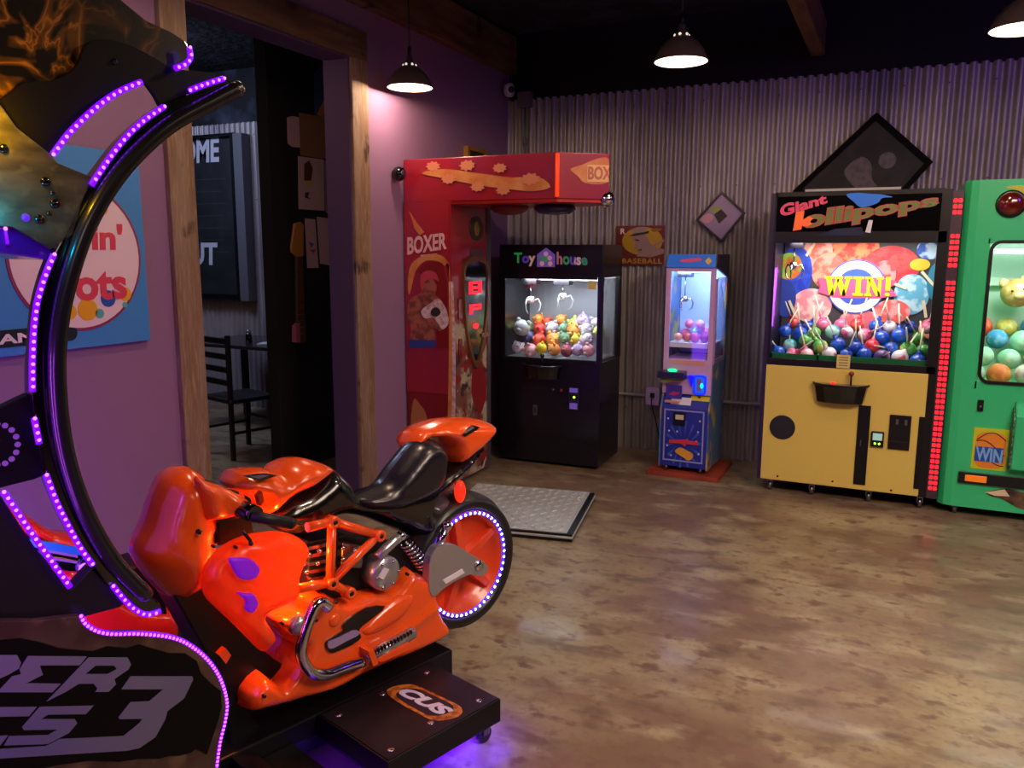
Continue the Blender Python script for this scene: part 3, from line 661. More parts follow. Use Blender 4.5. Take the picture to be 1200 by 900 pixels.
MB().prismx([(-.0, .33), (-.065, .36), (-.073, .64), (-.02, .70), (0, .70)], .352, .36, mat('speckled_print', '#5a8a70', .5, noise=(60, '#20352c', 3, .45, .55))).build('housing_side_print', t)
a = MB().prism(smooth([(.26, .17), (.36, .205), (.46, .19), (.6, .17), (.62, .10), (.45, .09), (.35, .135), (.28, .15)]), -.003, 0, mat('brown_print', '#6a5038', .5, noise=(12, '#2a1a14', 3, .4, .6))); a.prism([(.25, .168), (.35, .20), (.38, .16), (.3, .155)], -.005, -.003, mat('cream_print', '#d8c8a0', .5)); a.build('lower_print', t)
MB().box(.06, WD-.06, .03, .62, .80, .815, GR).build('prize_floor', t)
claw(t, .55, .3, 1.66, .22, 1.2)
MB().box(.06, WD-.06, .28, .31, 1.60, 1.63, STEEL).box(.2, .75, .55, .58, 1.40, 1.45, mat('pale_rail', '#c8d4cc', .4)).build('gantry_rail', t)
area('green_crane_light', (G.o.x+.47, G.o.y+.15, 1.66), (0, .35, -1), .6, 9, '#e8fff4', .15)
def toy_ball(key, c1, c2, r, where, loc, store, names, grp, ears=False):
    k = (key, r, ears)
    lb = names % key
    if k not in store:
        mt = mat('toy_'+key+c2[1:], c1, .55, noise=(14, c2, 3, .48, .56))
        if ears:
            o = bpy.data.objects.new('plush_toy', None); COL.objects.link(o); o.empty_display_size = .04
            MB().sph((0, 0, 0), (r, r*.92, r*.95), mt, 16, 10).build('body', o)
            for s_ in (-1, 1): MB().sph((s_*r*.62, 0, r*.78), (r*.32, r*.2, r*.34), mt, 10, 8).build('ear', o)
            MB().sph((0, -r*.86, -r*.12), (r*.34, r*.22, r*.26), mat('muzzle_'+key, c2, .6), 10, 8).build('muzzle', o)
            e = MB()
            for s_ in (-1, 1): e.sph((s_*r*.33, -r*.85, r*.25), r*.08, BLACKG, 8, 6)
            e.build('eyes', o)
        else:
            o = MB().sph((0, 0, 0), r, mt, 20, 12).build('toy_ball')
        store[k] = o
    else: o = copies(store[k])
    o.location = loc; o.rotation_euler = (rng.uniform(-.9, .9), rng.uniform(-.9, .9), rng.uniform(-1.2, 1.2)) if ears and r < .06 else (rng.uniform(-.3, .3), rng.uniform(-.3, .3), rng.uniform(-.5, .5)); o.scale = [rng.uniform(.86, 1.1)]*3; tag(o, lb, 'plush toy' if ears else 'ball', grp % key); return o
st = {}
GC = [('mint', '#90c8a8', '#b0dcc0'), ('dark blue', '#26304a', '#4a5878'), ('yellow', '#d0b858', '#e8d890'), ('orange', '#e07838', '#f0a050'), ('pink', '#e84a90', '#f07aa8'), ('blue', '#3a88c0', '#70b0d8'), ('white', '#d8d4cc', '#b8b0a8'), ('red', '#d84830', '#e87050')]
for row, (yy, zb) in enumerate(((.11, .885), (.24, .97), (.37, 1.06), (.50, 1.13))):
    for k in range(6):
        x = .13+k*.14+(.06 if row % 2 else 0)
        if x > .86: continue
        c = GC[(k*3+row*5) % 8] if not (row == 1 and k == 0) else GC[0]
        toy_ball(c[0], c[1], c[2], .068, '', G.o+Vector((x, yy, zb+rng.uniform(-.01, .02))), st, '%s ball in the pile behind the green machine window', '%s balls in the green machine')
        if row == 0: pass
toy_ball('tan', '#c08a4a', '#d0a878', .10, '', G.o+Vector((.36, .42, 1.36)), st, 'large %s plush toy above the balls in the green machine', '%s plush in the green machine', ears=True)

# ---------------------------------------------------------------- black toy crane
T = Frame(-2.70, 5.53, 1.5); t = thing('toy_crane_machine', T, 'black toy claw machine filled with coloured plush toys, beside the red boxing machine', 'claw machine')
WD, DP, HT = .80, .52, 1.655
BK = mat('black_cabinet', '#0c0b12', .3, coat=.3)
b = MB(); b.box(0, WD, 0, DP, .025, .80, BK).box(0, WD, 0, DP, 1.42, HT, BK).box(0, .045, 0, DP, .8, 1.42, BK).box(WD-.03, WD, 0, .06, .8, 1.42, BK).box(WD-.03, WD, DP-.05, DP, .8, 1.42, BK).box(0, WD, DP-.03, DP, .8, 1.42, BK)
b.box(.03, WD-.03, -.006, .0, .785, .82, BLACK).box(.03, WD-.03, -.006, 0, 1.405, 1.44, BLACK)
b.build('cabinet', t, .004)
MB().box(.045, WD-.03, .006, .011, .82, 1.41, MATS['pane']).build('window_glass', t); MB().box(WD-.012, WD-.008, .06, DP-.05, .82, 1.41, MATS['pane']).build('side_glass', t)
MB().box(.046, WD-.031, .02, DP-.035, .805, .815, mat('tray_grey', '#9098a0', .5)).box(.046, WD-.04, DP-.036, DP-.031, .81, 1.42, mat('mirror_back', '#b4bec4', .3, .4)).build('inner_lining', t)
casters(t, (.08, .72), (.06, .46), .02)
PPR = mat('marquee_print_purple', '#7050b0', .4, emit='#7050b0', es=.3)
cols = [mat('letter_'+c[1:], c, .4, emit=c, es=.35) for c in ('#308848', '#5038a0', '#c09088', '#a06070', '#308050', '#5a40a8', '#b890a0', '#307060')]
a = MB(); a.text('Toy', quad([T.p(602, 312, -.01), T.p(627, 312, -.01), T.p(627, 296, -.01), T.p(602, 296, -.01)], -.002), None, off=.03, mats=cols[:3])
a.text('house', quad([T.p(652, 310, -.01), T.p(688, 311, -.01), T.p(688, 298, -.01), T.p(652, 295, -.01)], -.002), None, off=.03, mats=cols[3:])
a.build('marquee_lettering', t)
c = T.p(640, 304, 0); a = MB(); a.prism([(c[0]-.07, c[1]-.055), (c[0]+.07, c[1]-.055), (c[0]+.07, c[1]+.035), (c[0], c[1]+.085), (c[0]-.07, c[1]+.035)], -.006, -.001, PPR)
for dx, dz, cc in ((-.03, -.03, 2), (.035, -.03, 2), (.03, .01, 6), (-.035, .01, 4), (0, .04, 6), (0, 0, 0)): a.prism(disc(c[0]+dx, c[1]+dz, .018, 12), -.008, -.006, cols[cc])
a.build('house_print', t)
sh = MB(); vs = [(.36+u*.9, v, .77) for u, v in tp]+[(.36+u*.8, v*.8, .67) for u, v in tp]; n = len(tp)
sh.add(vs, [tuple(range(n)), tuple(range(2*n-1, n-1, -1))]+[(i, (i+1) % n, n+(i+1) % n, n+i) for i in range(n)], BLACKG).tube([(.36+u*.9, v, .768) for u, v in tp], .009, DSTEEL, 8)
sh.build('control_shelf', t, .003); joystick(t, .37, -.05, .77, BLACKG)
MB().box(.28, .315, -.006, 0, .38, .46, STEEL).box(.29, .305, -.009, -.005, .40, .44, DSTEEL).build('coin_door_lock', t, .001)
MB().sph((.44, -.002, .585), .012, STEEL, 10, 6).sph((.505, -.002, .585), .012, mat('dim_red', '#a03030', .3), 10, 6).build('coin_button', t)
MB().box(.57, .65, -.022, 0, .45, .62, PURB).build('card_reader', t, .004); rd = t.children[-1]
MB().box(.578, .642, -.024, -.021, .58, .612, mat('lilac_label', '#8070c8', .4, emit='#6040c0', es=.3)).box(.58, .64, -.024, -.021, .455, .50, MATS['lilac_label']).box(.578, .642, -.024, -.021, .53, .56, BLACK).sph((.615, -.025, .545), .009, GRN, 8, 6).build('reader_screen', rd)
MB().box(.70, .765, -.0105, -.006, 1.34, 1.40, mat('notice_paper', '#d8c87a', .6)).build('notice_sticker', t)
claw(t, .17, .2, 1.41, .17, .9, mat('pale_claw', '#c8d0d0', .3, .5)); claw(t, .42, .24, 1.41, .14, .9, MATS['pale_claw'])
MB().box(.05, .76, .20, .22, 1.39, 1.41, STEEL).build('gantry_rail', t)
area('toy_crane_light', T.o+Vector((.4, .12, 1.405)), (0, .3, -1), .55, 7, '#eef4ff', .1)
st = {}
TC = [('white', '#d8d8dc', '#b0a8b8'), ('lime green', '#a8c848', '#d0e080'), ('red', '#c83030', '#e06040'), ('orange', '#e88830', '#f0b060'), ('yellow', '#e8d028', '#c8b030'), ('green', '#5a8868', '#88b090'), ('maroon', '#8a3048', '#b06070'), ('pink', '#d890a0', '#e8b8c0'), ('navy', '#303858', '#505888'), ('lilac', '#a898c8', '#c8b8e0')]
order = [0, 7, 4, 3, 6, 9, 7, 8, 2, 3, 5, 4, 0, 1, 2, 0, 5, 3, 0, 1, 3, 2, 3, 1, 9, 0, 1, 2, 4, 3]
i = 0
for row, (yy, zb) in enumerate(((.085, .865), (.18, .935), (.28, 1.0), (.38, 1.06))):
    for k in range(7):
        x = .105+k*.1+(.045 if row % 2 else 0)
        if x > .72: continue
        c = TC[order[i % len(order)]]; i += 1
        toy_ball(c[0], c[1], c[2], .052, '', T.o+Vector((x+rng.uniform(-.016, .016), yy+rng.uniform(-.01, .01), zb+rng.uniform(-.008, .03))), st, '%s plush toy in the heap behind the black toy machine window', '%s plush toys in the black toy machine', ears=True)
# rest of the white plush leaning at the left
toy_ball('pale grey', '#b0b8bc', '#909aa0', .075, '', T.o+Vector((.14, .10, 1.03)), st, 'large %s plush toy at the left of the heap in the black machine', '%s plush in the black toy machine', ears=True)

# ---------------------------------------------------------------- small blue crane on a red board
fr = Frame(-1.55, 5.62, 0); t = tag(MB().box(0, .52, 0, .55, 0, .032, mat('red_board', '#8a3020', .6, noise=(6, '#a04028', 4, .4, .6))).build('red_base_board', bevel=.003, fr=fr), 'flat red-brown board on the floor under the small blue crane machine', 'board')
M = Frame(-1.475, 5.68, -1.5); t = thing('mini_crane_machine', M, 'small slim blue and pink claw machine standing on a red board', 'claw machine')
BLU = mat('blue_cabinet', '#1e2c9a', .4, coat=.2); PKP = mat('pale_pink_panel', '#c8a0cc', .45); WD, DP = .35, .44
SIDE = mat('side_art', '#4a6890', .5, noise=[(5, '#a89848', 3, .5, .6), (7, '#b04848', 3, .60, .66), (6, '#3048a0', 3, .62, .7)])
b = MB(); b.prismx([(0, .07), (DP-.02, .07), (DP-.02, .60), (.06, .60), (0, .50)], .008, WD-.008, BLU)
b.prismx([(-.004, .06), (DP, .06), (DP, 1.59), (.05, 1.59), (.02, 1.50), (.05, 1.49), (.05, .60), (-.004, .50)], -.004, .008, SIDE)
b2 = [(-.004, .06), (DP, .06), (DP, .82), (.05, .82), (.05, .60), (-.004, .50)]
b.prismx(b2, WD-.008, WD+.004, SIDE); b.box(WD-.008, WD+.004, .05, .09, .82, 1.42, PKP).box(WD-.008, WD+.004, DP-.05, DP, .82, 1.42, SIDE).prismx([(.02, 1.5), (DP, 1.42), (DP, 1.59), (.05, 1.59)], WD-.008, WD+.004, PURB)
b.box(0, WD, DP-.02, DP, .5, 1.58, SIDE).box(0, WD, .04, DP, .60, .85, PKP).box(0, WD, .05, DP, 1.49, 1.58, PURB)
b.build('cabinet', t, .002)
MB().prismx([(.055, 1.59), (.015, 1.50), (.055, 1.495)], .005, WD-.005, mat('marquee_sky_blue', '#2868c8', .35, emit='#2868c8', es=.25)).build('marquee', t); mq = t.children[-1]
def slant(x0, x1, v0, v1): # on the slanted marquee
    return lambda u, v, d: (x0+(x1-x0)*u, .013+(.04*(v0+(v1-v0)*v))+d-.001, 1.50+.09*(v0+(v1-v0)*v)+d*.4)
a = MB().text('WINNER', slant(.10, .24, .45, .8), mat('red_script', '#c84060', .4, emit='#c84060', es=.3), off=.03)
a.build('marquee_lettering', mq) if False else None
a = MB(); a.add([slant(.09, .25, .4, .75)(u, v, -.002) for u, v in ((0, .1), (.5, .0), (1, .5), (.9, 1), (.4, .8), (.05, .5))], [(0, 1, 2, 3, 4, 5)], mat('red_script', '#c84060', .4, emit='#c84060', es=.3))
a.add([slant(.27, .32, .2, .8)(u, v, -.002) for u, v in ((0, .5), (.5, 0), (1, .5), (.5, 1))], [(0, 1, 2, 3)], mat('gold_star', '#e0c060', .4)); a.build('marquee_print', mq)
fz = MB(); o_ = rect(.0, WD, .60, 1.495); i_ = rect(.035, WD-.035, .85, 1.47); ring(fz, o_, i_, .03, .05, PKP); fz.build('window_frame', t, .002)
MB().box(.035, WD-.035, .038, .041, .85, 1.47, MATS['pane']).build('window_glass', t); MB().box(WD-.002, WD+.001, .09, DP-.05, .82, 1.43, MATS['pane']).build('side_glass', t)
MB().box(.01, WD-.01, DP-.03, DP-.022, .86, 1.48, mat('pale_blue_lining', '#a8b8e0', .4)).box(.02, WD-.02, .07, .40, .955, .965, WHITE).box(.02, WD-.02, .07, .075, .93, .955, WHITE).build('prize_shelf', t)
claw(t, .10, .18, 1.47, .2, .7)
area('mini_crane_light', M.o+Vector((.17, .15, 1.475)), (0, .3, -1), .25, 13, '#a8c8ff', .12)
MB().box(.06, WD-.06, .12, .16, 1.462, 1.476, glow('cool_tube', '#c8e8ff', 4)).build('tube_light', t)
a = MB().box(.05, .30, .028, .032, .815, .845, mat('salmon_print', '#d89090', .5)); a.build('price_strip', t)
# control box, coin slot, prize door
MB().prismx([(.03, .77), (-.06, .765), (-.065, .72), (.03, .71)], -.015, .175, DSTEEL).build('control_ledge', t, .003)
lg = t.children[-1]; MB().sph((.085, -.03, .775), (.035, .02, .012), glow('green_button', '#20ffa0', 1.6), 14, 8).build('drop_button', lg)
MB().prism([(0, .715), (.17, .715), (.15, .69), (.1, .7), (.05, .68), (.0, .68)], -.03, .03, mat('dull_gold', '#8a8048', .5)).build('ledge_trim', lg)
MB().prism([(.185, .74), (.235, .74), (.215, .66)], .01, .03, glow('deep_blue_lamp', '#1010ff', 1.0)).build('blue_pointer_lamp', t)
c_ = (.272, .675); ring(MB(), rrect(c_[0]-.045, c_[0]+.045, c_[1]-.07, c_[1]+.07, .02), rrect(c_[0]-.033, c_[0]+.033, c_[1]-.058, c_[1]+.058, .014), .015, .03, glow('blue_neon', '#0030ff', 1.2)).build('coin_slot_frame', t); ns = t.children[-1]
MB().prism(rrect(c_[0]-.033, c_[0]+.033, c_[1]-.058, c_[1]+.058, .014), .024, .03, mat('slot_blue', '#2858e0', .3, emit='#2060ff', es=.6)).prism(rrect(c_[0]-.02, c_[0]+.012, c_[1]-.045, c_[1]+.045, .004), .019, .0239, mat('slot_grey', '#8070a0', .4)).sph((c_[0]+.014, .02, c_[1]-.005), (.012, .005, .02), glow('cyan_led', '#00e0ff', 2), 10, 6).build('coin_slot', ns)
MB().sph((.272, .03, .59), .011, DSTEEL, 10, 6).build('return_button', t)
MB().box(.03, .145, .02, .031, .565, .66, mat('violet_door', '#4038a0', .3)).build('prize_door', t); pd = t.children[-1]
MB().prism([(.05, .59), (.09, .585), (.13, .60), (.125, .615), (.10, .61), (.09, .62), (.06, .6)], .0175, .0195, mat('red_script2', '#b83868', .4)).build('door_print', pd)
MB().box(.03, .135, -.005, .03, .535, .55, mat('salmon_print2', '#c88890', .5)).build('ledge_sticker', t)
sl = lambda x0, x1, v0, v1: (lambda u, v, d: (x0+(x1-x0)*u, .06*(v0+(v1-v0)*v)-.004+d, .50+.1*(v0+(v1-v0)*v)+d*.5))
a = MB(); e = sl(.07, .215, .25, .75); a.add([e(0, 0, -.002), e(1, 0, -.002), e(1, 1, -.002), e(0, 1, -.002)], [(0, 1, 2, 3)], mat('white_card', '#d8d8e0', .5))
e = sl(.21, .345, .6, 1.0); a.add([e(0, 0, -.002), e(1, 0, -.002), e(1, 1, -.002), e(0, 1, -.002)], [(0, 1, 2, 3)], mat('yellow_sticker', '#d8c820', .5)); a.build('stickers', t)
ring(MB(), rect(.03, WD-.03, .11, .49), rect(.04, WD-.04, .12, .48), -.008, -.004, mat('lilac_line', '#9098d8', .4)).build('door_outline', t)
MB().box(.1, .185, -.012, -.004, .375, .47, BLACK).box(.115, .175, -.014, -.012, .42, .455, mat('cream_print', '#d8c8a0', .5)).build('coin_mechanism', t)
a = MB()
for k in range(14):
    aa = 2*PI*k/14+.1; r0, r1 = .06, .16; cx, cz = .175, .24; wv = .006
    a.prism([(cx+r0*math.cos(aa-.05), cz+r0*math.sin(aa-.05)), (cx+r1*.8*math.cos(aa-.07), min(cz+r1*1.1*math.sin(aa-.07), .46)), (cx+r1*.8*math.cos(aa+.07), min(cz+r1*1.1*math.sin(aa+.07), .46))], -.0055, -.004, mat('ray_blue', '#3c58c8', .4))
for k, (x, z) in enumerate(((.06, .42), (.07, .33), (.29, .42), (.28, .34), (.27, .27), (.06, .22), (.29, .18), (.13, .33), (.09, .15), (.23, .15))): a.prism(disc(x, z, .008, 5), -.0075, -.0056, mat('pale_star', '#c8c8e0', .4))
a.prism([(.075, .265), (.18, .275), (.215, .285), (.205, .272), (.285, .27), (.285, .245), (.2, .245), (.19, .225), (.16, .245), (.07, .24)], -.008, -.0056, mat('red_banner', '#d03848', .4))
a.prism(smooth([(.13, .20), (.16, .215), (.2, .20), (.245, .18), (.25, .15), (.22, .125), (.18, .145), (.15, .16), (.12, .18)]), -.008, -.0056, mat('star_gold_print', '#e0a030', .4))
a.build('door_print', t)
a = MB()
for x in (.05, WD-.05): a.cyl((x, .02, .036), (x, .02, .075), .014, STEEL, 12).cyl((x, DP-.04, .036), (x, DP-.04, .075), .014, STEEL, 12)
a.build('levelling_foot', t)
st = {}
for k, (x, yy, z, nm, c1, c2) in enumerate(((.08, .12, 1.00, 'salmon', '#e08878', '#f0b0a0'), (.14, .14, 1.0, 'red', '#b84048', '#d06868'), (.20, .12, 1.0, 'red', '#b84048', '#d06868'), (.27, .13, 1.0, 'maroon', '#802c38', '#a04850'), (.11, .22, 1.02, 'pink', '#d868a0', '#f090c0'), (.18, .22, 1.03, 'teal', '#48b0b8', '#80e0d0'), (.25, .22, 1.03, 'pink', '#d868a0', '#f090c0'), (.30, .24, 1.01, 'teal', '#48b0b8', '#80e0d0'), (.14, .20, 1.09, 'pink', '#d868a0', '#f090c0'), (.22, .19, 1.09, 'salmon', '#e08878', '#f0b0a0'))):
    toy_ball(nm, c1, c2, .034, '', M.o+Vector((x, yy, z)), st, '%s capsule prize ball on the shelf inside the slim blue machine', '%s prize balls in the slim blue machine')

# ---------------------------------------------------------------- red boxing machine
B = Frame(-3.005, 4.70, 0); t = thing('boxing_machine', B, 'tall red boxing arcade machine with overhanging arm and hanging punch bag', 'arcade machine')
RD = mat('red_cabinet', '#98182a', .3, coat=.5, noise=(2.5, '#8a1c40', 3, .45, .65)); RD2 = mat('deep_red_panel', '#7a0c16', .3, coat=.4); RDU = mat('red_underside', '#b82010', .35, coat=.3)
b = MB(); b.prismz([(0, 0), (.345, 0), (.345, .55), (0, .62)], .03, 1.93, RD2); b.prismz([(0, 0), (1.10, 0), (1.355, .22), (1.27, .50), (1.05, .62), (0, .62)], 1.925, 2.2, RD)
b.build('cabinet', t, .004)
MB().prismz([(.02, .01), (1.095, .01), (1.345, .225), (1.26, .49), (1.04, .61), (.02, .61)], 1.905, 1.926, RDU).build('arm_underside', t)
MB().box(-.002, .345, -.004, .0, .65, 1.925, RD).build('side_art_panel', t)
SPL = mat('flare_gold', '#c06a38', .4, noise=(8, '#cc8850', 4, .4, .6)); PAL = mat('flare_pale', '#cc7c5c', .4)
def bp_(pts, dy=-.005): return B.pp(pts, dy)
a = MB()
a.prism(smooth(bp_([(494, 203), (520, 198), (560, 203), (600, 208), (630, 207), (645, 219), (625, 224), (600, 222), (560, 217), (520, 209)]), 3), -.005, -.001, SPL)
for px, py, rx, ry in ((508, 195, 9, 5), (526, 210, 9, 5), (548, 194, 10, 4), (560, 219, 9, 5), (586, 197, 9, 5), (590, 223, 9, 4), (622, 210, 12, 8)):
    c = B.p(px, py); e = B.p(px+rx, py); pts = []
    for k in range(18): rr = (1 if k % 2 else .72)*(e[0]-c[0]); pts.append((c[0]+rr*math.cos(2*PI*k/18), c[1]+rr*.6*math.sin(2*PI*k/18)))
    a.prism(pts, -.007, -.0052, PAL)
a.prism(bp_([(480, 248), (489, 262), (497, 272), (492, 276), (486, 268)]), -.007, -.0045, SPL)
a.build('flare_print', t)
a = MB(); a.text('BOXER', quad([B.p(478, 299), B.p(524, 292), B.p(524, 272), B.p(478, 278)], -.006), mat('title_pale', '#d8a8b0', .4), off=.03).prism(bp_([(493, 299), (512, 297), (512, 302), (493, 303)]), -.006, -.0045, MATS['title_pale']); a.build('side_lettering', t)
# boxer portrait in an arch of gold
SKN = mat('boxer_skin_print', '#a05848', .45, noise=(18, '#6a3430', 3, .45, .6)); HATP = mat('cap_print', '#b83a50', .45); PWH2 = mat('towel_print', '#b88890', .5, noise=(30, '#d8c0c8', 3, .4, .6)); BLS = mat('shorts_print', '#2a3a90', .45)
a = MB(); a.prism(smooth(bp_([(478, 330), (482, 310), (495, 300), (512, 298), (524, 306), (528, 330), (530, 400), (529, 500), (524, 560), (527, 330), (521, 312), (512, 306), (498, 306), (487, 318), (480, 345)]), 3), -.0065, -.0045, SPL)
a.prism(bp_([(526, 330), (531, 330), (534, 420), (532, 640), (525, 640), (527, 420)]), -.0062, -.0042, PWH2)
a.prism(bp_([(488, 318), (500, 308), (518, 306), (524, 330), (525, 408), (512, 408), (512, 340), (500, 325)]), -.0060, -.0045, RD2)
a.prism(smooth(bp_([(480, 352), (488, 346), (496, 343), (505, 345), (515, 350), (521, 362), (524, 378), (516, 388), (511, 385), (509, 402), (483, 402), (482, 385), (478, 375), (478, 360)]), 3), -.008, -.0066, SKN)
a.prism(smooth(bp_([(493, 335), (497, 328), (508, 327), (512, 335), (510, 345), (504, 350), (496, 347)]), 3), -.0095, -.0082, SKN)
a.prism(smooth(bp_([(493, 334), (494, 322), (502, 317), (511, 320), (515, 330), (509, 327), (499, 329), (496, 340)]), 3), -.0105, -.0096, HATP)
a.prism(smooth(bp_([(494, 364), (504, 356), (514, 350), (523, 362), (526, 378), (519, 386), (513, 378), (508, 372), (498, 373)]), 3), -.0095, -.0082, PWH2)
a.prism(smooth(bp_([(506, 363), (512, 360), (517, 366), (512, 371), (506, 369)]), 3), -.011, -.0096, DKP)
a.prism(bp_([(479, 398), (511, 399), (510, 407), (480, 408)]), -.0095, -.0082, BLS)
a.prism(smooth(bp_([(484, 470), (492, 474), (500, 488), (502, 520), (482, 520)]), 3), -.0065, -.0045, mat('bronze_print', '#a86840', .4))
a.build('boxer_print', t)
# chamfered nose: title and glowing red corner
CHF = Frame(B.o.x+1.10, B.o.y, math.degrees(math.atan2(.22, .255)))
def cq(pts, d=-.004): return [CHF.p(px, py, d) for px, py in pts]
def to_b(mb_):
    for i_, q_ in enumerate(mb_.v):
        wv = CHF.o+CHF.ex*q_[0]+CHF.ey*q_[1]; mb_.v[i_] = (wv.x-B.o.x, wv.y-B.o.y, q_[2])
    return mb_
L_ = .38
a = MB(); a.prism(smooth([(.08, 2.10), (.13, 2.06), (.18, 2.02), (.33, 2.03), (.33, 2.165), (.26, 2.17), (.16, 2.13)], 3), -.004, -.001, SPL)
a.prism(rect(.19, .333, 2.03, 2.13), -.006, -.0042, mat('pale_gold', '#d8b070', .4))
a.text('BOXER', quad([(.195, 2.04), (.43, 2.045), (.43, 2.125), (.195, 2.12)], -.0065), mat('title_red', '#b05848', .4), off=.03)
a.v = [(min(x, .335), y, z) for x, y, z in a.v]
to_b(a).build('nose_print', t)
a = MB(); a.tube([(1.10, -.004, 1.935), (1.10, -.004, 2.19)], .012, glow('red_corner_light', '#ff3c10', 1.2), 10); a.build('corner_light', t)
MB().sph((1.33, .24, 1.93), (.06, .05, .05), CHROME, 14, 8).build('corner_bracket', t)
# punch bags under the arm
MB().sph((.62, .33, 1.895), (.13, .13, .05), mat('dim_red_pad', '#7a1a1a', .5), 20, 10).build('pad_mount', t)
MB().lathe([(0, 0), (.09, -.003), (.13, -.025), (.14, -.045), (.10, -.075), (0, -.085)], (.95, .33, 1.925), mat('blue_leather', '#141240', .3, coat=.4)).build('punch_bag', t)
# right-hand face (towards the room) : frame looking along -x
FF = Frame(B.o.x+.345, B.o.y, 90)
ft = bpy.data.objects.new('front_panel', None)
def to_f(mb_):
    for i_, q_ in enumerate(mb_.v):
        wv = FF.o+FF.ex*q_[0]+FF.ey*q_[1]; mb_.v[i_] = (wv.x-B.o.x, wv.y-B.o.y, q_[2])
    return mb_
MUR = mat('mural_print', '#7a4a40', .45, noise=[(5, '#b0a080', 5, .44, .54), (7, '#8a2420', 4, .52, .58), (11, '#3a2a28', 5, .55, .62), (16, '#c8b8a8', 4, .60, .66)])
to_f(MB().box(0, .55, -.012, 0, .03, 1.30, MUR)).build('front_mural', t)
to_f(MB().box(0, .55, -.010, 0, 1.30, 1.925, RD)).build('upper_panel', t)
to_f(MB().box(.51, .56, -.02, .01, .03, 1.925, mat('grey_edge', '#5a5058', .4, .3))).build('edge_trim', t)
c = FF.p(557, 357, -.015); ov = lambda k: smooth([(c[0]+x*k, c[1]+z*k) for x, z in ((0, .30), (.15, .26), (.165, .1), (.14, -.12), (.07, -.32), (0, -.40), (-.07, -.32), (-.14, -.12), (-.165, .1), (-.15, .26))], 4)
to_f(ring(MB(), ov(1.12), ov(1.0), -.03, -.008, mat('gold_bezel', '#7a5030', .4, .4))).build('display_bezel', t)
to_f(MB().prism(ov(1.02), -.02, -.008, mat('display_glass', '#101418', .12, coat=.5))).build('score_display', t); sd = t.children[-1]
a = MB()
for px, py, wx, hz in ((557, 337, 7.5, 8), (557, 362, 7, 6.5), (557.5, 382, 3.5, 4)):
    p_ = FF.p(px-wx, py+hz, -.022); p2 = FF.p(px+wx, py-hz, -.022); x0, x1, z0, z1 = p_[0], p2[0], p_[1], p2[1]; tk = (z1-z0)*.22
    if hz > 5:
        a.box(x0, x1, -.024, -.021, z1-tk, z1, REDL).box(x0, x1, -.024, -.021, (z0+z1)/2-tk/2, (z0+z1)/2+tk/2, REDL).box(x0, x0+(x1-x0)*.28, -.024, -.021, z0, z1, REDL).box(x1-(x1-x0)*.28, x1, -.024, -.021, (z0 if hz > 7 else (z0+z1)/2), z1, REDL)
        if hz > 7: a.box(x0, x1, -.024, -.021, z0, z0+tk, REDL)
    else: a.prism(disc((x0+x1)/2, (z0+z1)/2, (x1-x0)/2, 12, (z1-z0)/2), -.024, -.021, REDL)
to_f(a).build('red_digits', sd)
cc = FF.p(558, 268, -.012); a = MB(); a.prism(disc(cc[0], cc[1], .10, 12, .085), -.016, -.01, mat('emblem_dark', '#3a3028', .4)).prism(disc(cc[0], cc[1], .035, 16, .05), -.019, -.0162, mat('emblem_gold', '#a08030', .4, .4))
a.box(cc[0]-.09, cc[0]+.09, -.0135, -.0101, cc[1]-.24, cc[1]-.14, mat('emblem_grey', '#5a4044', .5)); to_f(a).build('emblem', t)
a = MB()
for z in (1.22, .95): to_f(MB().prism(rrect(.08, .13, z-.07, z+.07, .02), -.02, -.011, RD2)).build('red_slot', t)
to_f(MB().prism(rrect(.40, .50, 1.0, 1.03, .01), -.03, -.011, STEEL)).build('coin_return', t); a.prism(smooth([(.28, .75), (.36, .85), (.45, .8), (.5, .6), (.42, .45), (.34, .5), (.28, .6)], 3), -.0135, -.0121, mat('glove_print', '#8a2024', .4)); to_f(a).build('glove_print', t); a = MB().prism(rrect(.22, .34, 1.15, 1.28, .02), -.0135, -.0121, SPL)
to_f(a).build('gold_print', t)
t = thing('round_wall_fixture', Frame(LX+.005, 4.60, 90, 2.10), 'round black knob-like fixture on the mauve wall left of the boxing machine top', 'wall fixture')
MB().lathe([(0, -.075), (.035, -.07), (.048, -.04), (.045, -.02), (.03, -.01), (.03, 0), (0, 0)], (0, 0, 0), BLACKG, axis='y').build('knob_body', t)
MB().sph((0, -.07, 0), (.026, .01, .026), PURB, 14, 8).build('knob_face', t)
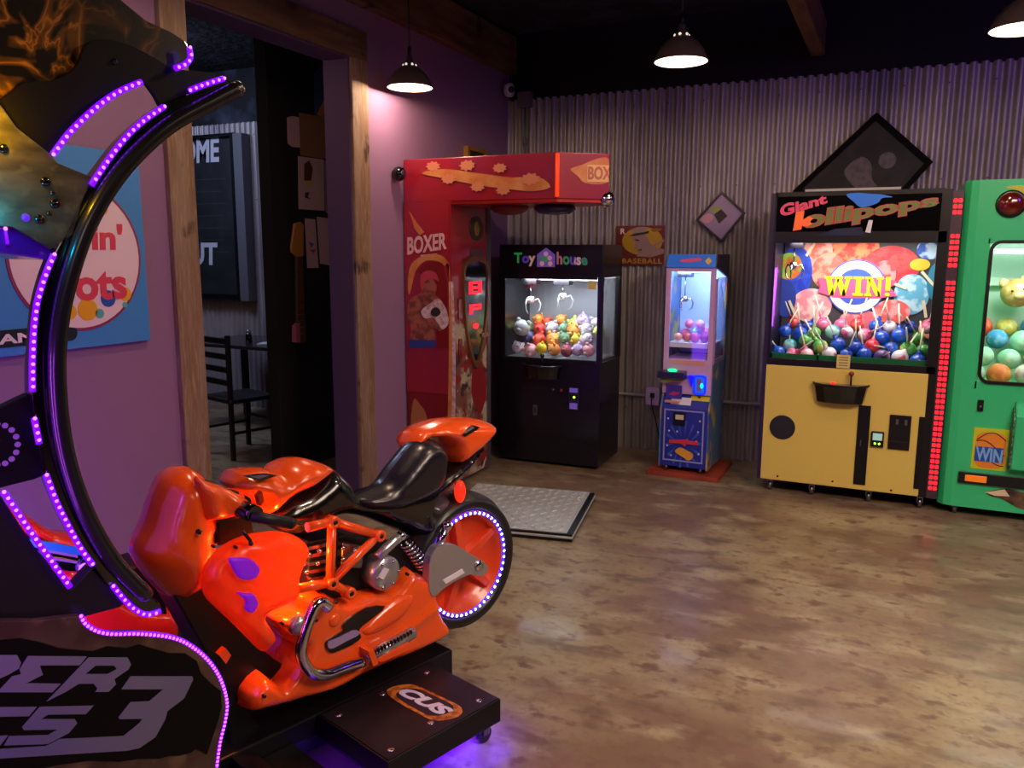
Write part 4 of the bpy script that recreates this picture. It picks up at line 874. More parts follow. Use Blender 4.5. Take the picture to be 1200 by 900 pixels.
# diamond plate platform
PF = Frame(-2.32, 3.915, 10.5); t = thing('diamond_plate_platform', PF, 'low silver diamond-plate metal platform on the floor in front of the boxing machine', 'platform')
DP_ = mat('tread_plate', '#bcc0be', .4, .4)
MB().prismz([(0, 0), (.80, 0), (.80, .82), (0, .82)], .0, .045, BLACKM).build('platform_base', t)
a = MB(); a.box(-.004, .76, .02, .824, .045, .049, DP_); a.add([(-.004, -.005, .028), (.805, -.005, .028), (.76, .02, .049), (-.004, .02, .049), (.805, .824, .028), (.76, .824, .049), (-.004, -.005, 0.02), (.805, -.005, .02), (.805, .824, .02)], [(0, 1, 2, 3), (1, 4, 5, 2), (0, 6, 7, 1), (1, 7, 8, 4)], DP_)
a.build('tread_plate', t)
a = MB()
nx_, ny_ = 14, 15
for i_ in range(nx_):
    for j_ in range(ny_):
        x = .03+i_*.70/(nx_-1); yy = .05+j_*.74/(ny_-1); s_ = 1 if (i_+j_) % 2 else -1
        dx, dy = .020, .020*s_; wx, wy = -.007*s_, .007
        a.add([(x-dx, yy-dy, .0492), (x+wx, yy+wy, .0492), (x+dx, yy+dy, .0492), (x-wx, yy-wy, .0492), (x, yy, .0555)], [(0, 1, 4), (1, 2, 4), (2, 3, 4), (3, 0, 4)], DP_)
a.build('raised_tread', t.children[-1])

# ---------------------------------------------------------------- beyond the doorway
CB = Frame(-6.35, 6.28, 0, 1.30); t = thing('letter_board', CB, 'black framed chalkboard sign with white capital letters in the room beyond the doorway', 'sign')
def cbp(px, py): return CB.p(px, py, 0)
x1, ztop = cbp(273, 160); _, zbot = cbp(280, 345)
x0 = x1-1.5
MB().box(x0, x1, 0, .05, zbot, ztop, mat('slate', '#17191d', .55, noise=(4, '#24272c', 5, .4, .7))).build('board_panel', t)
ring(MB(), rect(x0-.05, x1+.05, zbot-.05, ztop+.03), rect(x0, x1, zbot, ztop), -.05, .05, BLACKM).build('frame', t)
MB().box(x1+.05, x1+.16, -.06, .05, zbot-.06, ztop+.02, mat('weathered_grey', '#6a6a72', .5, .4)).build('side_rail', t)
CHK = mat('chalk_white', '#b8bac8', .8)
A = [cbp(200, 194), cbp(257, 190), cbp(257, 161), cbp(200, 163)]
MB().text('WELCOME', quad([(cbp(257, 190)[0]-1.18, A[1][1]), A[1], A[2], (cbp(257, 161)[0]-1.18, A[2][1])], -.002), CHK, off=.035).build('top_lettering', t)
A = [cbp(232, 311), cbp(255, 311), cbp(255, 284), cbp(232, 284)]
MB().text('ABOUT', quad([(A[1][0]-.95, A[1][1]), A[1], A[2], (A[2][0]-.95, A[2][1])], -.002), CHK, off=.035).build('bottom_lettering', t)
a = MB()
for k in range(7): a.box(x0+.2+.05*(k % 3), x1-.12-.07*(k % 2), -.002, 0, zbot+.42+.12*k, zbot+.425+.12*k, mat('chalk_dim', '#34363c', .8))
a.build('chalk_lines', t)
# dining chair and table in the side room
DK = mat('dark_chair_wood', '#0d0b0e', .4)
def ladder_chair(x, y, rz, label):
    fr = Frame(x, y, rz); t = thing('ladder_back_chair', fr, label, 'chair')
    MB().box(-.21, .21, -.21, .2, .44, .475, DK).build('seat', t, .01)
    for sx in (-1, 1):
        MB().box(sx*.19-.016, sx*.19+.016, .17, .202, 0, .97, DK).build('rear_post', t, .003); MB().box(sx*.19-.016, sx*.19+.016, -.2, -.168, 0, .44, DK).build('leg', t, .003)
    for z in (.58, .68, .78, .90): MB().box(-.18, .18, .176, .196, z, z+.045, DK).build('back_slat', t, .004)
    for sx in (-1, 1): MB().box(sx*.19-.009, sx*.19+.009, -.18, .18, .2, .22, DK).build('stretcher', t)
    MB().box(-.18, .18, -.194, -.176, .26, .28, DK).build('stretcher', t)
    return t
ladder_chair(-4.67, 4.83, 165, 'black ladder-back chair at the table in the room beyond the doorway')
t = thing('dining_table', Frame(-5.0, 5.75, 0), 'dark dining table against the wall in the room beyond the doorway', 'table')
MB().box(-.85, .62, -.38, .38, .75, .78, mat('table_top_dark', '#2a2628', .25, coat=.3)).build('tabletop', t, .004)
for sx in (-.75, .52):
    for sy in (-.3, .3): MB().box(sx-.025, sx+.025, sy-.025, sy+.025, 0, .75, DK).build('leg', t)
t = thing('salt_shaker', Frame(-5.28, 5.62, 0, .781), 'small dark shaker standing on the dining table beyond the doorway', 'shaker')
MB().lathe([(0, 0), (.03, 0), (.028, .07), (.018, .09), (0, .09)], (0, 0, 0), BLACKG, 16).build('shaker_body', t); MB().lathe([(.019, .088), (.02, .11), (0, .12)], (0, 0, 0), STEEL, 14).build('cap', t)
tag(MB().prismz(rect(-.12, .12, -.08, .08), 0, .012, mat('napkin_white', '#c8c8d0', .7)).build('napkin_stack', fr=Frame(-4.98, 5.60, 20, .781)), 'flat white napkins on the dining table beyond the doorway', 'napkins')
# papers and guitar on the black partition
PW = Frame(-3.895, 4.3, 90)
PIN = mat('pink_paper', '#c0a0a8', .7); KR = mat('kraft_paper', '#8a6440', .7)
def sheet(pts, mt, label, nm='paper_sheet', dy=-.004, cat='paper', marks=None):
    P_ = PW.pp(pts, dy); cx_ = sum(p[0] for p in P_)/len(P_); cz_ = sum(p[1] for p in P_)/len(P_)
    f2 = Frame(PW.o.x, PW.o.y+cx_, 90, cz_); t = thing(nm, f2, label, cat)
    MB().prism([(x-cx_, z-cz_) for x, z in P_], dy-.003, dy, mt).build('sheet', t)
    if marks:
        a = MB()
        for pts2, m2 in marks: a.prism([(x-cx_, z-cz_) for x, z in PW.pp(pts2, dy)], dy-.005, dy-.0032, m2)
        a.build('drawing', t)
    return t
sheet([(336, 138), (342, 136), (352, 138), (352, 173), (342, 172), (337, 168)], PIN, 'small pale paper pinned left of the brown sheet in the doorway', dy=-.002)
sheet([(350, 132), (384, 138), (386, 187), (352, 182)], KR, 'brown kraft paper sheet pinned at the top of the papers in the doorway', dy=-.008)
BRN = mat('crayon_brown', '#5a3020', .7); YLW = mat('crayon_yellow', '#c8b030', .7); BLC = mat('crayon_blue', '#4858b0', .7)
sheet([(349, 183), (379, 187), (380, 247), (350, 245)], PIN, 'pale sheet with a brown and yellow ice cream drawing pinned in the doorway', marks=[([(356, 192), (362, 188), (366, 198), (364, 212), (356, 212)], BRN), ([(355, 211), (365, 211), (361, 221)], YLW), ([(357, 226), (362, 225), (360, 231), (364, 233), (357, 232)], DKP)])
sheet([(357, 256), (369, 257), (373, 314), (360, 314)], PIN, 'pale sheet with blue and red scribbles beside the guitar in the doorway', marks=[([(361, 268), (365, 272), (363, 276)], YLW), ([(361, 283), (368, 286), (364, 290)], BLC), ([(362, 293), (370, 292), (367, 297)], mat('crayon_red', '#b04050', .7))])
sheet([(371, 254), (385, 256), (387, 311), (375, 309)], PIN, 'plain pale sheet at the right edge of the papers in the doorway', dy=-.009)
sheet([(380, 188), (386, 189), (386, 252), (381, 248)], mat('grey_paper', '#8a7078', .7), 'narrow grey sheet tucked behind the drawing in the doorway', dy=-.002)
sheet([(368, 85), (378, 78), (384, 79), (384, 138), (369, 134)], mat('blue_poster', '#3a5080', .6), 'blue poster at the top of the papers in the doorway', 'wall_poster', dy=-.003, cat='poster', marks=[([(371, 134), (382, 112), (384, 118), (378, 138)], mat('orange_stroke', '#c07030', .6))])
def gp(px, py): x, z = PW.p(px, py, -.03); return (x, z)
c = gp(350, 330); f2 = Frame(PW.o.x, PW.o.y+c[0], 90, c[1]); t = thing('guitar_neck', f2, 'tan guitar neck and headstock hanging on the black partition in the doorway', 'guitar')
g = lambda pts: [(x-c[0], z-c[1]) for x, z in (gp(*p) for p in pts)]
TAN = mat('maple', '#b07840', .4)
MB().prism(g([(346, 262), (353, 260), (356, 264), (356, 300), (349, 302), (343, 296), (342, 290)]), -.03, -.01, TAN).build('headstock', t, .003)
MB().prism(g([(348, 301), (354, 300), (358, 402), (349, 402)]), -.035, -.012, mat('fretboard', '#5a3c28', .5)).build('fretboard', t); a = MB()
for k in range(12):
    y_ = 308+k*7.6; q_ = g([(348.2, y_), (355.5, y_)]); a.box(q_[0][0], q_[1][0], -.037, -.035, q_[0][1]-.002, q_[0][1]+.002, STEEL)
a.build('frets', t.children[-1]); MB().prism(g([(346, 382), (350, 378), (351, 402), (346, 401)]), -.04, -.0, mat('pink_body', '#b06080', .4)).build('heel', t)

# ================================================================== RACING CABINET (dark panel, arched pipe)
def resample(path, step):
    P = [Vector(q) for q in path]; out = [P[0]]; acc = 0
    for a, b in zip(P, P[1:]):
        L = (b-a).length; d = step-acc
        while d <= L: out.append(a+(b-a)*(d/L)); d += step
        acc = (acc+L) % step
    return out
def led(name, parent, path, r=.006, step=.0145, br=.003, m1=LEDV, m2=LEDB, out=(0, -1, 0), closed=False):
    mb = MB().tube(path, r, m1, 8, closed=closed, flat=1)
    o = Vector(out)*r*.75
    for q in resample(path+[path[0]] if closed else path, step): mb.sph(q+o, (br*1.2, br, br*1.2), m2, 8, 6)
    return mb.build(name, parent)
K = Frame(-1.1105, 2.2055, 72)
t = thing('racing_cabinet', K, 'dark racing game cabinet with curved black pipe, violet LED strips and a large 3', 'arcade machine')
FLM = wisps('flame_print', '#0d0705', '#a86c28', (4, 8))
PLT = mat('smoked_plate', '#0e0910', .5, spec=.2, bump=(40, .03))
BRS = mat('brushed_plate', '#5c5240', .4, .2, noise=[(9, '#352f24', 6, .40, .62, (1, 1, 3)), (30, '#75694c', 4, .55, .75)])
kx = lambda pts, y=0: [K.p(a, b, y) for a, b in pts]
# flame-printed upper panel (behind), smoked plate in front
MB().prism(kx([(-60, -60), (100, -60), (142, 0), (173, 25), (200, 37), (217, 48), (224, 60), (222, 70), (212, 80), (190, 84), (120, 90), (60, 120), (-60, 150)], .03), .03, .045, FLM).build('flame_panel', t, .002)
up = smooth(kx([(-60, 150), (0, 118), (28, 97), (58, 95), (80, 86), (92, 74), (98, 58), (106, 49), (125, 46), (150, 52), (175, 64), (204, 80), (240, 84), (270, 92)], .012), 3, False)
up += kx([(270, 100), (232, 112), (190, 127), (182, 112), (172, 98), (165, 94), (125, 113), (90, 141), (66, 172), (60, 181), (-60, 181)], .012)
MB().prism(up, .012, .028, PLT).build('smoked_plate', t, .0015)
# brushed arm plate with bolts
am = kx([(-60, 120), (0, 122), (20, 150), (60, 181), (68, 191), (80, 196), (107, 207), (96, 240), (86, 275), (60, 292), (15, 266), (-60, 262)], 0)
MB().prism(am, 0, .012, BRS).build('arm_plate', t, .0015); ap = t.children[-1]
for px, py, r_ in ((4, 174, .0085), (53, 213, .009), (64, 239, .009), (46, 257, .009), (61, 226, .005), (57, 250, .005), (137, 71, .0055)):
    x, z = K.p(px, py, 0); yb = .012 if py < 100 else 0
    MB().lathe([(0, -.006), (r_*.8, -.005), (r_, -.002), (r_, .001), (0, .001)], (x, yb, z), BLACKG, 16, 'y').build('bolt', ap)
x, z = K.p(30, 255, 0); MB().lathe([(0, -.004), (.007, -.003), (.008, .001), (0, .001)], (x, 0, z), glow('violet_stud', '#6020e0', 1), 14, 'y').build('violet_stud', ap)
# cross bar, its violet light painted into the colour
vb = kx([(-60, 268), (8, 265), (16, 268), (62, 297), (55, 305), (0, 298), (-60, 290)], .08)
MB().prism(vb, .03, .30, mat('glossy_violet_bar', '#5a1080', .2, coat=.6)).build('cross_bar', t, .003)
led('led_strip', t, [(*K.p(6+1.0*k-.0, 268+6*k, .02)[:1], .02, K.p(6-1.2*k, 268+6*k, .02)[1]) for k in range(4)], .003, .03)
# curved band and the pipe
outer = [(284, 100), (255, 122), (205, 150), (165, 184), (132, 224), (105, 272), (88, 320), (76, 375), (72, 435), (76, 495), (86, 545), (103, 595), (126, 640), (152, 675), (186, 706)]
inner = [(262, 92), (228, 106), (190, 124), (150, 156), (122, 190), (100, 222), (80, 265), (60, 305), (46, 350), (40, 400), (38, 460), (44, 510), (54, 556), (76, 610), (104, 655)]
o_ = smooth(kx(outer, 0), 5, False); i_ = smooth(kx(inner, 0), 5, False)
bd = kx([(108, 664), (134, 685), (160, 722), (178, 716)], 0)
MB().prism(o_+[kx([(190, 712)])[0], kx([(176, 722)])[0], kx([(164, 716)])[0], kx([(148, 700)])[0], kx([(126, 686)])[0]]+i_[::-1], .0, .05, mat('gloss_arch', '#0a090c', .15, coat=.8)).build('arch_band', t, .003)
cen = [(a*.8+c*.2, b*.8+d*.2) for (a, b), (c, d) in zip(outer, inner)]
cen[0] = (278, 104); path = [(x, -.016, z) for x, z in smooth(kx(cen, -.016), 6, False)]
PIPE = mat('black_pipe', '#26262a', .3, .4, coat=.5)
MB().tube(path, .017, PIPE, 18).sph(path[0], .017, PIPE, 16, 10).sph(path[-1], .017, PIPE, 16, 10).build('arched_pipe', t)
strips = [
 [(192, 125), (170, 140), (150, 158), (132, 180), (118, 200), (107, 217)], [(62, 181), (80, 157), (100, 137), (120, 120), (142, 106), (166, 96)],
 [(63, 298), (52, 325), (44, 352), (40, 380), (38, 420), (38, 459)], [(40, 490), (43, 505), (46, 520)],
 [(54, 556), (66, 588), (82, 620), (96, 645), (109, 662)], [(4, 576), (22, 603), (42, 632), (62, 660), (82, 688)],
 [(132, 686), (145, 702), (158, 714), (172, 720), (188, 716)], [(222, 56), (223, 68), (216, 76), (205, 80)], [(222, 106), (240, 99), (262, 92)]]
for s_ in strips:
    P_ = [(x, -.004, z) for x, z in smooth(kx(s_, -.004), 4, False)]; led('led_strip', t, P_)
# loudspeaker panel
MB().prism(kx([(-60, 500), (0, 478), (34, 462), (38, 470), (44, 515), (53, 556), (40, 562), (0, 572), (-60, 580)], .02), .02, .05, PLT).build('speaker_panel', t, .002); sp_ = t.children[-1]
a = MB()
for k in range(16):
    ang = 2*PI*k/16; px, py = -3+24*math.cos(ang), 521+24*math.sin(ang); x, z = K.p(px, py, .018); a.prism(disc(x, z, .0055, 12), .0185, .0199, mat('pale_violet_dot', '#8a60a0', .4, emit='#8a50c0', es=.25))
a.build('dot_ring_print', sp_)  # ring of speaker holes, a violet glow put into their colour
# black lower body with slanting arm
MB().prism(kx([(-60, 560), (0, 580), (20, 610), (40, 640), (62, 668), (84, 692), (108, 666), (128, 686), (150, 704), (140, 712), (95, 724), (100, 760), (-60, 760)], .01), .01, .05, mat('matt_black_panel', '#0d0b0d', .45, bump=(50, .05))).build('lower_arm', t, .002)
# side panel with numeral
edge = [(95, 722), (100, 731), (112, 739), (130, 743), (165, 743), (200, 747), (222, 756), (243, 773), (258, 795), (266, 822), (264, 845), (258, 870), (254, 900), (252, 930)]
es = smooth(kx(edge, -.01), 4, False)
base_ = K.o.z
PCH = mat('scorched_parchment', '#54422e', .5, noise=[(6, '#3a2818', 5, .42, .6), (14, '#6e5838', 4, .55, .7)])
xl = K.p(-60, 728, -.01)[0]
poly = [(xl, K.p(-60, 728, -.01)[1])]+[(xl+.001, es[0][1]-.0)][:0]+[K.p(40, 728, -.01)]+es+[(es[-1][0]+.005, .02), (xl, .02)]
MB().prism(poly, -.01, .02, PCH).build('side_panel', t, .001); sp_ = t.children[-1]
def c4(pts, y=-.0125): return [K.p(x/4.286, 740+y_/4.286, y) for x, y_ in pts]
rg = random.Random(5)
blk = [(-250, 40), (0, 45), (100, 35), (200, 55), (300, 85), (400, 95), (470, 100), (540, 75), (640, 85), (700, 65), (760, 85), (850, 110), (930, 110), (990, 150), (1010, 210), (1060, 260), (1110, 300), (1115, 380), (1090, 470), (1060, 560), (1040, 620), (985, 590), (960, 610), (900, 625), (850, 625), (800, 640), (700, 640), (600, 655), (450, 650), (300, 670), (200, 690), (0, 720), (-250, 760)]
MB().prism(c4(blk), -.0118, -.0101, mat('panel_black_print', '#030203', .5, spec=.2)).build('black_print', sp_)
SIL = mat('silver_lettering', '#7c7c86', .45, .2, noise=(2, '#6c6c88', 2, .4, .6))
a = MB()
for pl2 in ([(445, 130), (640, 130), (658, 165), (645, 190), (575, 238), (582, 265), (545, 303), (478, 303), (490, 287), (470, 262), (395, 262), (335, 300), (235, 350), (262, 322)],
            [(140, 123), (435, 125), (400, 170), (200, 170), (215, 217), (130, 260), (305, 262), (262, 305), (-60, 305), (0, 290), (60, 225), (105, 215), (98, 190)],
            [(-200, 118), (85, 118), (105, 155), (95, 185), (45, 215), (0, 235), (-80, 235), (-120, 305), (-250, 305)],
            [(655, 225), (965, 225), (970, 240), (925, 335), (840, 400), (830, 440), (780, 530), (700, 585), (640, 598), (-200, 650), (-200, 600), (0, 590), (230, 575), (300, 540), (620, 525), (700, 460), (715, 438), (600, 440), (595, 430), (655, 355), (750, 350), (820, 290), (610, 290)],
            [(200, 378), (470, 372), (430, 415), (240, 417), (205, 440), (375, 440), (388, 460), (345, 510), (240, 565), (20, 572), (45, 525), (240, 520), (290, 492), (120, 495), (110, 480)],
            [(-180, 382), (185, 378), (145, 425), (-180, 432)], [(-180, 530), (40, 522), (0, 572), (-180, 580)]):
    a.prism(c4(pl2, -.0125), -.0135, -.0119, SIL)
a.prism(c4([(480, 172), (572, 172), (585, 188), (540, 212), (432, 212)], -.0135), -.0142, -.0134, MATS['panel_black_print'])
a.build('silver_lettering', sp_)
P_ = [(x, -.006, z) for x, z in es]; led('led_strip', t, P_, .0058, .0095, .003, m2=glow('magenta_led_bead', '#e050ff', 4))
# cabinet body standing on the floor beyond the left edge of the picture
MB().prism([(-2.05, 0), (-1.50, 0), (-1.46, .75), (-1.50, 1.9), (-2.0, 1.95), (-2.1, 1.0)], .06, .66, BLACKM).build('cabinet_body', t, .01)
MB().box(-1.9, -.93, .0205, .06, .02, .30, BLACKM).box(-2.0, -1.40, .046, .07, 1.6, 2.1, BLACKM).build('inner_frame', t)
MB().prism([(-1.455, .9), (-1.44, .9), (-1.46, 1.5), (-1.475, 1.5)], .10, .62, mat('game_screen', '#101020', .2, emit='#b050ff', es=.8)).build('screen', t)

# ================================================================== ORANGE MOTORCYCLE
Bk = Frame(-1.5385, 2.3445, 72)
t = thing('ride_on_motorcycle', Bk, 'orange and black ride-on racing motorcycle with a blue lit rear wheel, on a black base', 'motorcycle')
def bk(pts, y=0): return [Bk.p(a, b, y) for a, b in pts]
def cr(x0, y0, s, pts): return [(x0+a/s, y0+b/s) for a, b in pts]
# nose fairing
nose = [(220, 547), (209, 546.5), (199, 551), (188, 561), (178, 583), (171, 605), (166, 618), (158, 634), (155, 646), (157, 656), (166, 671), (178, 685), (192, 697), (209, 698), (232, 682), (234, 675), (241, 661), (250, 645), (246, 634), (245, 618), (250, 609), (245, 596), (238, 575), (236, 562), (231, 553)]
def nridge(x, z): return .008*math.exp(-((x+.86+.55*(z-.85))/.03)**2)+.006*math.exp(-((z-.76)/.03)**2)-.02*max(0, .8-z)
MB().pillow(smooth(bk(nose), 3), 0, .125, .10, ORANGE, .013, ridge=nridge).build('nose_fairing', t)
# upper side cowl behind the nose
MB().pillow(smooth(bk([(228, 561), (240, 563), (262, 571), (288, 584), (288, 594), (280, 602), (262, 607), (247, 609), (236, 604)], -.10), 3), -.10, .04, .03, ORANGE, .010, sides='near', ridge=lambda x, z: .006*math.sin(x*90)).build('side_cowl', t)
MB().prism(bk([(229, 560), (236, 560), (262, 569), (263, 573), (240, 566)], 0), -.09, .09, mat('teal_windshield', '#103038', .08, coat=.6)).build('windshield', t, .002)
# dark steering box, grip, lever
MB().prism(bk([(248, 610), (282, 601), (287, 606), (290, 622), (282, 628), (248, 636)], -.06), -.10, .10, BLACKM).build('steering_box', t, .004)
x0_, z0_ = Bk.p(292, 604, -.19); x1_, z1_ = Bk.p(335, 611, -.19)
MB().cyl((x0_, -.10, z0_), (x0_-.0, -.19, z0_), .016, BLACK, 14).cyl((x0_, -.19, z0_), (x1_, -.215, z1_), .0165, mat('rubber_grip', '#16121c', .5), 14).sph((x1_, -.215, z1_), .0165, MATS['rubber_grip']).build('handlebar_grip', t)
x0_, z0_ = Bk.p(293, 600, -.17); MB().cyl((x0_, -.20, z0_), (x0_, -.12, z0_), .024, BLACKG, 18).build('handlebar_clamp', t)
lv = [(x, -.20, z) for x, z in bk([(284, 622), (289, 628), (293, 633), (294, 637)], -.20)]
MB().tube(lv, .005, BLACK, 8).sph(lv[-1], .007, BLACK, 8, 6).build('brake_lever', t)
# tank
tank = [(263, 569), (271, 556), (278, 550), (306, 548), (315, 552), (326, 543), (338, 537.5), (351, 536), (365, 539), (378, 543.5), (383, 548), (369, 558), (351, 571), (330, 580), (315, 593), (305, 601), (298, 598), (290, 591), (285, 582)]
MB().pillow(smooth(bk(tank), 3), 0, .12, .07, ORANGE, .012).build('tank', t)
tk_ = t.children[-1]
MB().prism(bk([(283, 557), (309, 554.5), (322, 556), (303, 563)], -.085), -.1, -.085, BLACKG).prism(bk([(292, 558), (308, 556), (316, 557), (303, 561)], -.1), -.102, -.0995, mat('lilac_reflector', '#7a7a98', .15, .6)).build('tank_slot', tk_)
MB().prism(bk([(300, 581), (305, 575), (307, 586), (303, 592)], -.11), -.122, -.10, mat('dark_orange_recess', '#a03010', .4)).prism(bk([(286, 580), (290, 583), (291, 588), (287, 587)], -.10), -.118, -.1, BLACK).build('tank_recess', tk_)
# black mid body, seat
body = [(382, 548), (393, 551), (405, 562), (418, 580), (440, 575), (465, 568), (500, 560), (520, 546), (545, 529), (560, 516), (573, 498), (572, 508), (565, 521), (553, 538), (540, 553), (519, 573), (506, 586), (503, 602), (513, 618), (508, 632), (499, 637), (480, 628), (455, 617), (425, 606), (400, 603), (380, 609), (365, 621), (348, 626), (325, 622), (302, 603), (316, 592), (331, 580), (352, 571), (369, 558)]
MB().pillow(smooth(bk(body, -.03), 3), 0, .105, .06, mat('satin_black_body', '#0c0d0d', .22, coat=.6), .012).build('mid_body', t)
MB().pillow(smooth(bk([(418, 584), (432, 577), (450, 567), (462, 551), (474, 536), (489, 519), (503, 514.5), (513, 519), (518, 530), (517, 547), (514, 562), (506, 575), (485, 587), (455, 597), (432, 596), (420, 591)], -.06), 3), -.045, .085, .05, mat('seat_vinyl', '#1a1622', .32, coat=.25), .011, base=.0, ridge=lambda x, z: -.006*math.exp(-((z-.79)/.02)**2)).build('seat', t)
MB().pillow(smooth(bk([(478, 528), (485, 509), (501, 499), (524, 491.5), (553, 490), (567, 493), (571, 500), (559, 517), (542, 532), (528, 542), (521, 535), (518, 522), (508, 513), (495, 513), (487, 519)], -.02), 3), 0, .12, .05, ORANGE, .011).build('tail_cowl', t)
MB().prism(bk([(537, 509), (553, 498), (558, 500), (540, 511)], -.10), -.122, -.10, BLACKG).prism(bk([(543, 507), (553, 500), (556, 501), (545, 508)], -.122), -.124, -.1215, mat('silver_slot', '#a8a0a8', .2, .6)).build('tail_slot', t.children[-1])
# tail lamp and rear mudguard
x, z = Bk.p(539, 576, -.10); MB().sph((x, -.10, z), (.022, .02, .042), mat('tail_lamp_lens', '#ff2010', .3, emit='#ff2a10', es=1.1), 18, 12).build('tail_lamp', t)
MB().pillow(smooth(bk([(500, 592), (515, 584), (535, 578), (548, 580), (540, 592), (520, 602), (505, 612)], -.05), 3), 0, .085, .04, mat('grey_mudguard', '#46424c', .3, coat=.4), .012).build('mudguard', t)
# rear wheel
wy = -.03; c = Bk.p(548, 661, wy-.07); r_led = (Bk.p(548, 603, wy-.07)[1]-Bk.p(548, 719, wy-.07)[1])/2; r_t = .266
whl = MB()
whl.lathe([(r_led+.008, -.062), (r_led+.02, -.076), (r_led+.045, -.078), (r_t-.02, -.06), (r_t-.004, -.03), (r_t, 0), (r_t-.004, .03), (r_t-.02, .06), (r_led+.045, .078), (r_led+.02, .076), (r_led+.008, .062), (r_led+.008, -.062)], (c[0], wy, c[1]), mat('tyre_rubber', '#15151a', .42, coat=.15), 64, 'y')
whl.build('rear_tyre', t)
RIM = mat('rim_orange', '#e84a1c', .35, coat=.4)
w_ = MB().lathe([(r_led+.009, -.066), (r_led-.006, -.066), (r_led-.012, -.03), (.09, -.012), (.04, -.01), (0, -.01)], (c[0], wy, c[1]), RIM, 64, 'y')
w_.lathe([(r_led+.008, .064), (r_led-.01, .05), (.05, .02), (0, .02)], (c[0], wy, c[1]), RIM, 48, 'y'); w_.build('wheel_rim', t); wr = t.children[-1]
for k in range(5):
    a_ = 2*PI*k/5+.5; ca, sa = math.cos(a_), math.sin(a_); P_ = []
    for rr, hw in ((.03, .018), (r_led-.01, .014)): P_.append((c[0]+ca*rr, c[1]+sa*rr, hw))
    q_ = [(P_[0][0]-sa*.018, P_[0][1]+ca*.018), (P_[1][0]-sa*.014, P_[1][1]+ca*.014), (P_[1][0]+sa*.014, P_[1][1]-ca*.014), (P_[0][0]+sa*.018, P_[0][1]-ca*.018)]
    MB().prism(q_, wy-.05, wy-.012, RIM).build('spoke', wr, .004)
MB().lathe([(0, -.085), (.022, -.083), (.028, -.06), (.034, -.05), (.034, -.01), (0, -.01)], (c[0], wy, c[1]), CHROME, 24, 'y').build('axle_hub', wr)
P_ = [(c[0]+r_led*math.cos(2*PI*k/72), wy-.068, c[1]+r_led*math.sin(2*PI*k/72)) for k in range(72)]
led('led_ring', wr, P_, .0062, 2*PI*r_led/50, .0046, LEDBLUE, LEDRB, closed=True)
# swing arm, strut, shock spring
SWA = mat('cast_chrome', '#b8b8be', .28, .7)
MB().prism(smooth(bk([(500, 660), (505, 645), (513, 638), (530, 637), (548, 648), (565, 658), (569, 666), (562, 674), (548, 672), (530, 680), (515, 690), (506, 698), (500, 690)], -.15), 2), -.165, -.13, SWA).build('swing_arm', t, .006); sa_ = t.children[-1]
MB().prism(bk([(519, 680), (541, 667), (544, 671), (522, 684)], -.166), -.169, -.1645, WHITE).lathe([(0, -.174), (.018, -.172), (.022, -.165), (0, -.165)], (*Bk.p(561, 663, -.165)[:1], 0, Bk.p(561, 663, -.165)[1]), CHROME, 18, 'y').build('arm_inlay', sa_)
p1, p2 = Bk.p(522, 616, -.14), Bk.p(514, 645, -.14)
MB().cyl((p1[0], -.14, p1[1]), (p2[0], -.14, p2[1]), .016, CHROME, 16).sph((p1[0], -.145, p1[1]), .02, CHROME).build('shock_strut', t)
p1, p2 = Bk.p(473, 634, -.10), Bk.p(497, 664, -.10); sp_path = []
for k in range(110):
    u = k/109; a_ = u*2*PI*8; x = p1[0]+(p2[0]-p1[0])*u; z = p1[1]+(p2[1]-p1[1])*u; sp_path.append((x+.02*math.cos(a_), -.10+.024*math.sin(a_), z+.02*math.cos(a_)*.5))
MB().tube(sp_path, .0052, CHROME, 8).cyl((p1[0], -.10, p1[1]), (p2[0], -.10, p2[1]), .011, DSTEEL, 12).build('shock_spring', t)
# engine behind the trellis
MB().prism(bk([(352, 630), (395, 622), (440, 628), (474, 640), (492, 668), (470, 690), (420, 700), (352, 698)], -.04), -.09, .09, mat('engine_dark', '#2a2a30', .4, .7)).build('engine_block', t, .008); eb = t.children[-1]
for k in range(6):
    q_ = bk([(356+k*1.5, 640+k*9), (384+k*2, 634+k*9), (385+k*2, 638+k*9), (357+k*1.5, 644+k*9)], -.10); MB().prism(q_, -.115, -.085, STEEL).build('cooling_fin', eb, .001)
MB().prism(bk([(398, 634), (424, 638), (420, 664), (396, 664)], -.10), -.12, -.08, STEEL).build('cylinder_cover', eb, .004)
a = MB()
for px, py in ((402, 642), (416, 645), (402, 655), (415, 657), (362, 650), (372, 660), (360, 670), (366, 682), (374, 646), (356, 660)):
    x, z = Bk.p(px, py, -.12); a.lathe([(0, -.128), (.007, -.126), (.009, -.115), (0, -.115)], (x, 0, z), CHROME, 12, 'y')
a.build('engine_stud', eb)
# chrome clutch cover with arm
c = Bk.p(452, 672, -.15); MB().lathe([(.0, -.168), (.03, -.168), (.038, -.162), (.05, -.160), (.058, -.15), (.058, -.08), (0, -.08)], (c[0], 0, c[1]), SWA, 36, 'y').build('clutch_cover', t); cc_ = t.children[-1]
MB().prism(bk([(443, 676), (450, 665), (456, 667), (449, 679)], -.17), -.172, -.168, WHITE).build('white_inlay', cc_)
a = MB()
for k in range(6):
    a_ = 2*PI*k/6; a.sph((c[0]+.045*math.cos(a_), -.162, c[1]+.045*math.sin(a_)), .006, CHROME, 8, 6)
a.build('cover_screw', cc_)
p = [Bk.p(*q_, -.14) for q_ in ((442, 654), (452, 643), (462, 634), (470, 628))]
MB().tube([(x, -.14, z) for x, z in p], [.018, .017, .016, .015], SWA, 14).sph((p[-1][0], -.14, p[-1][1]), .018, CHROME).build('chrome_link', t)
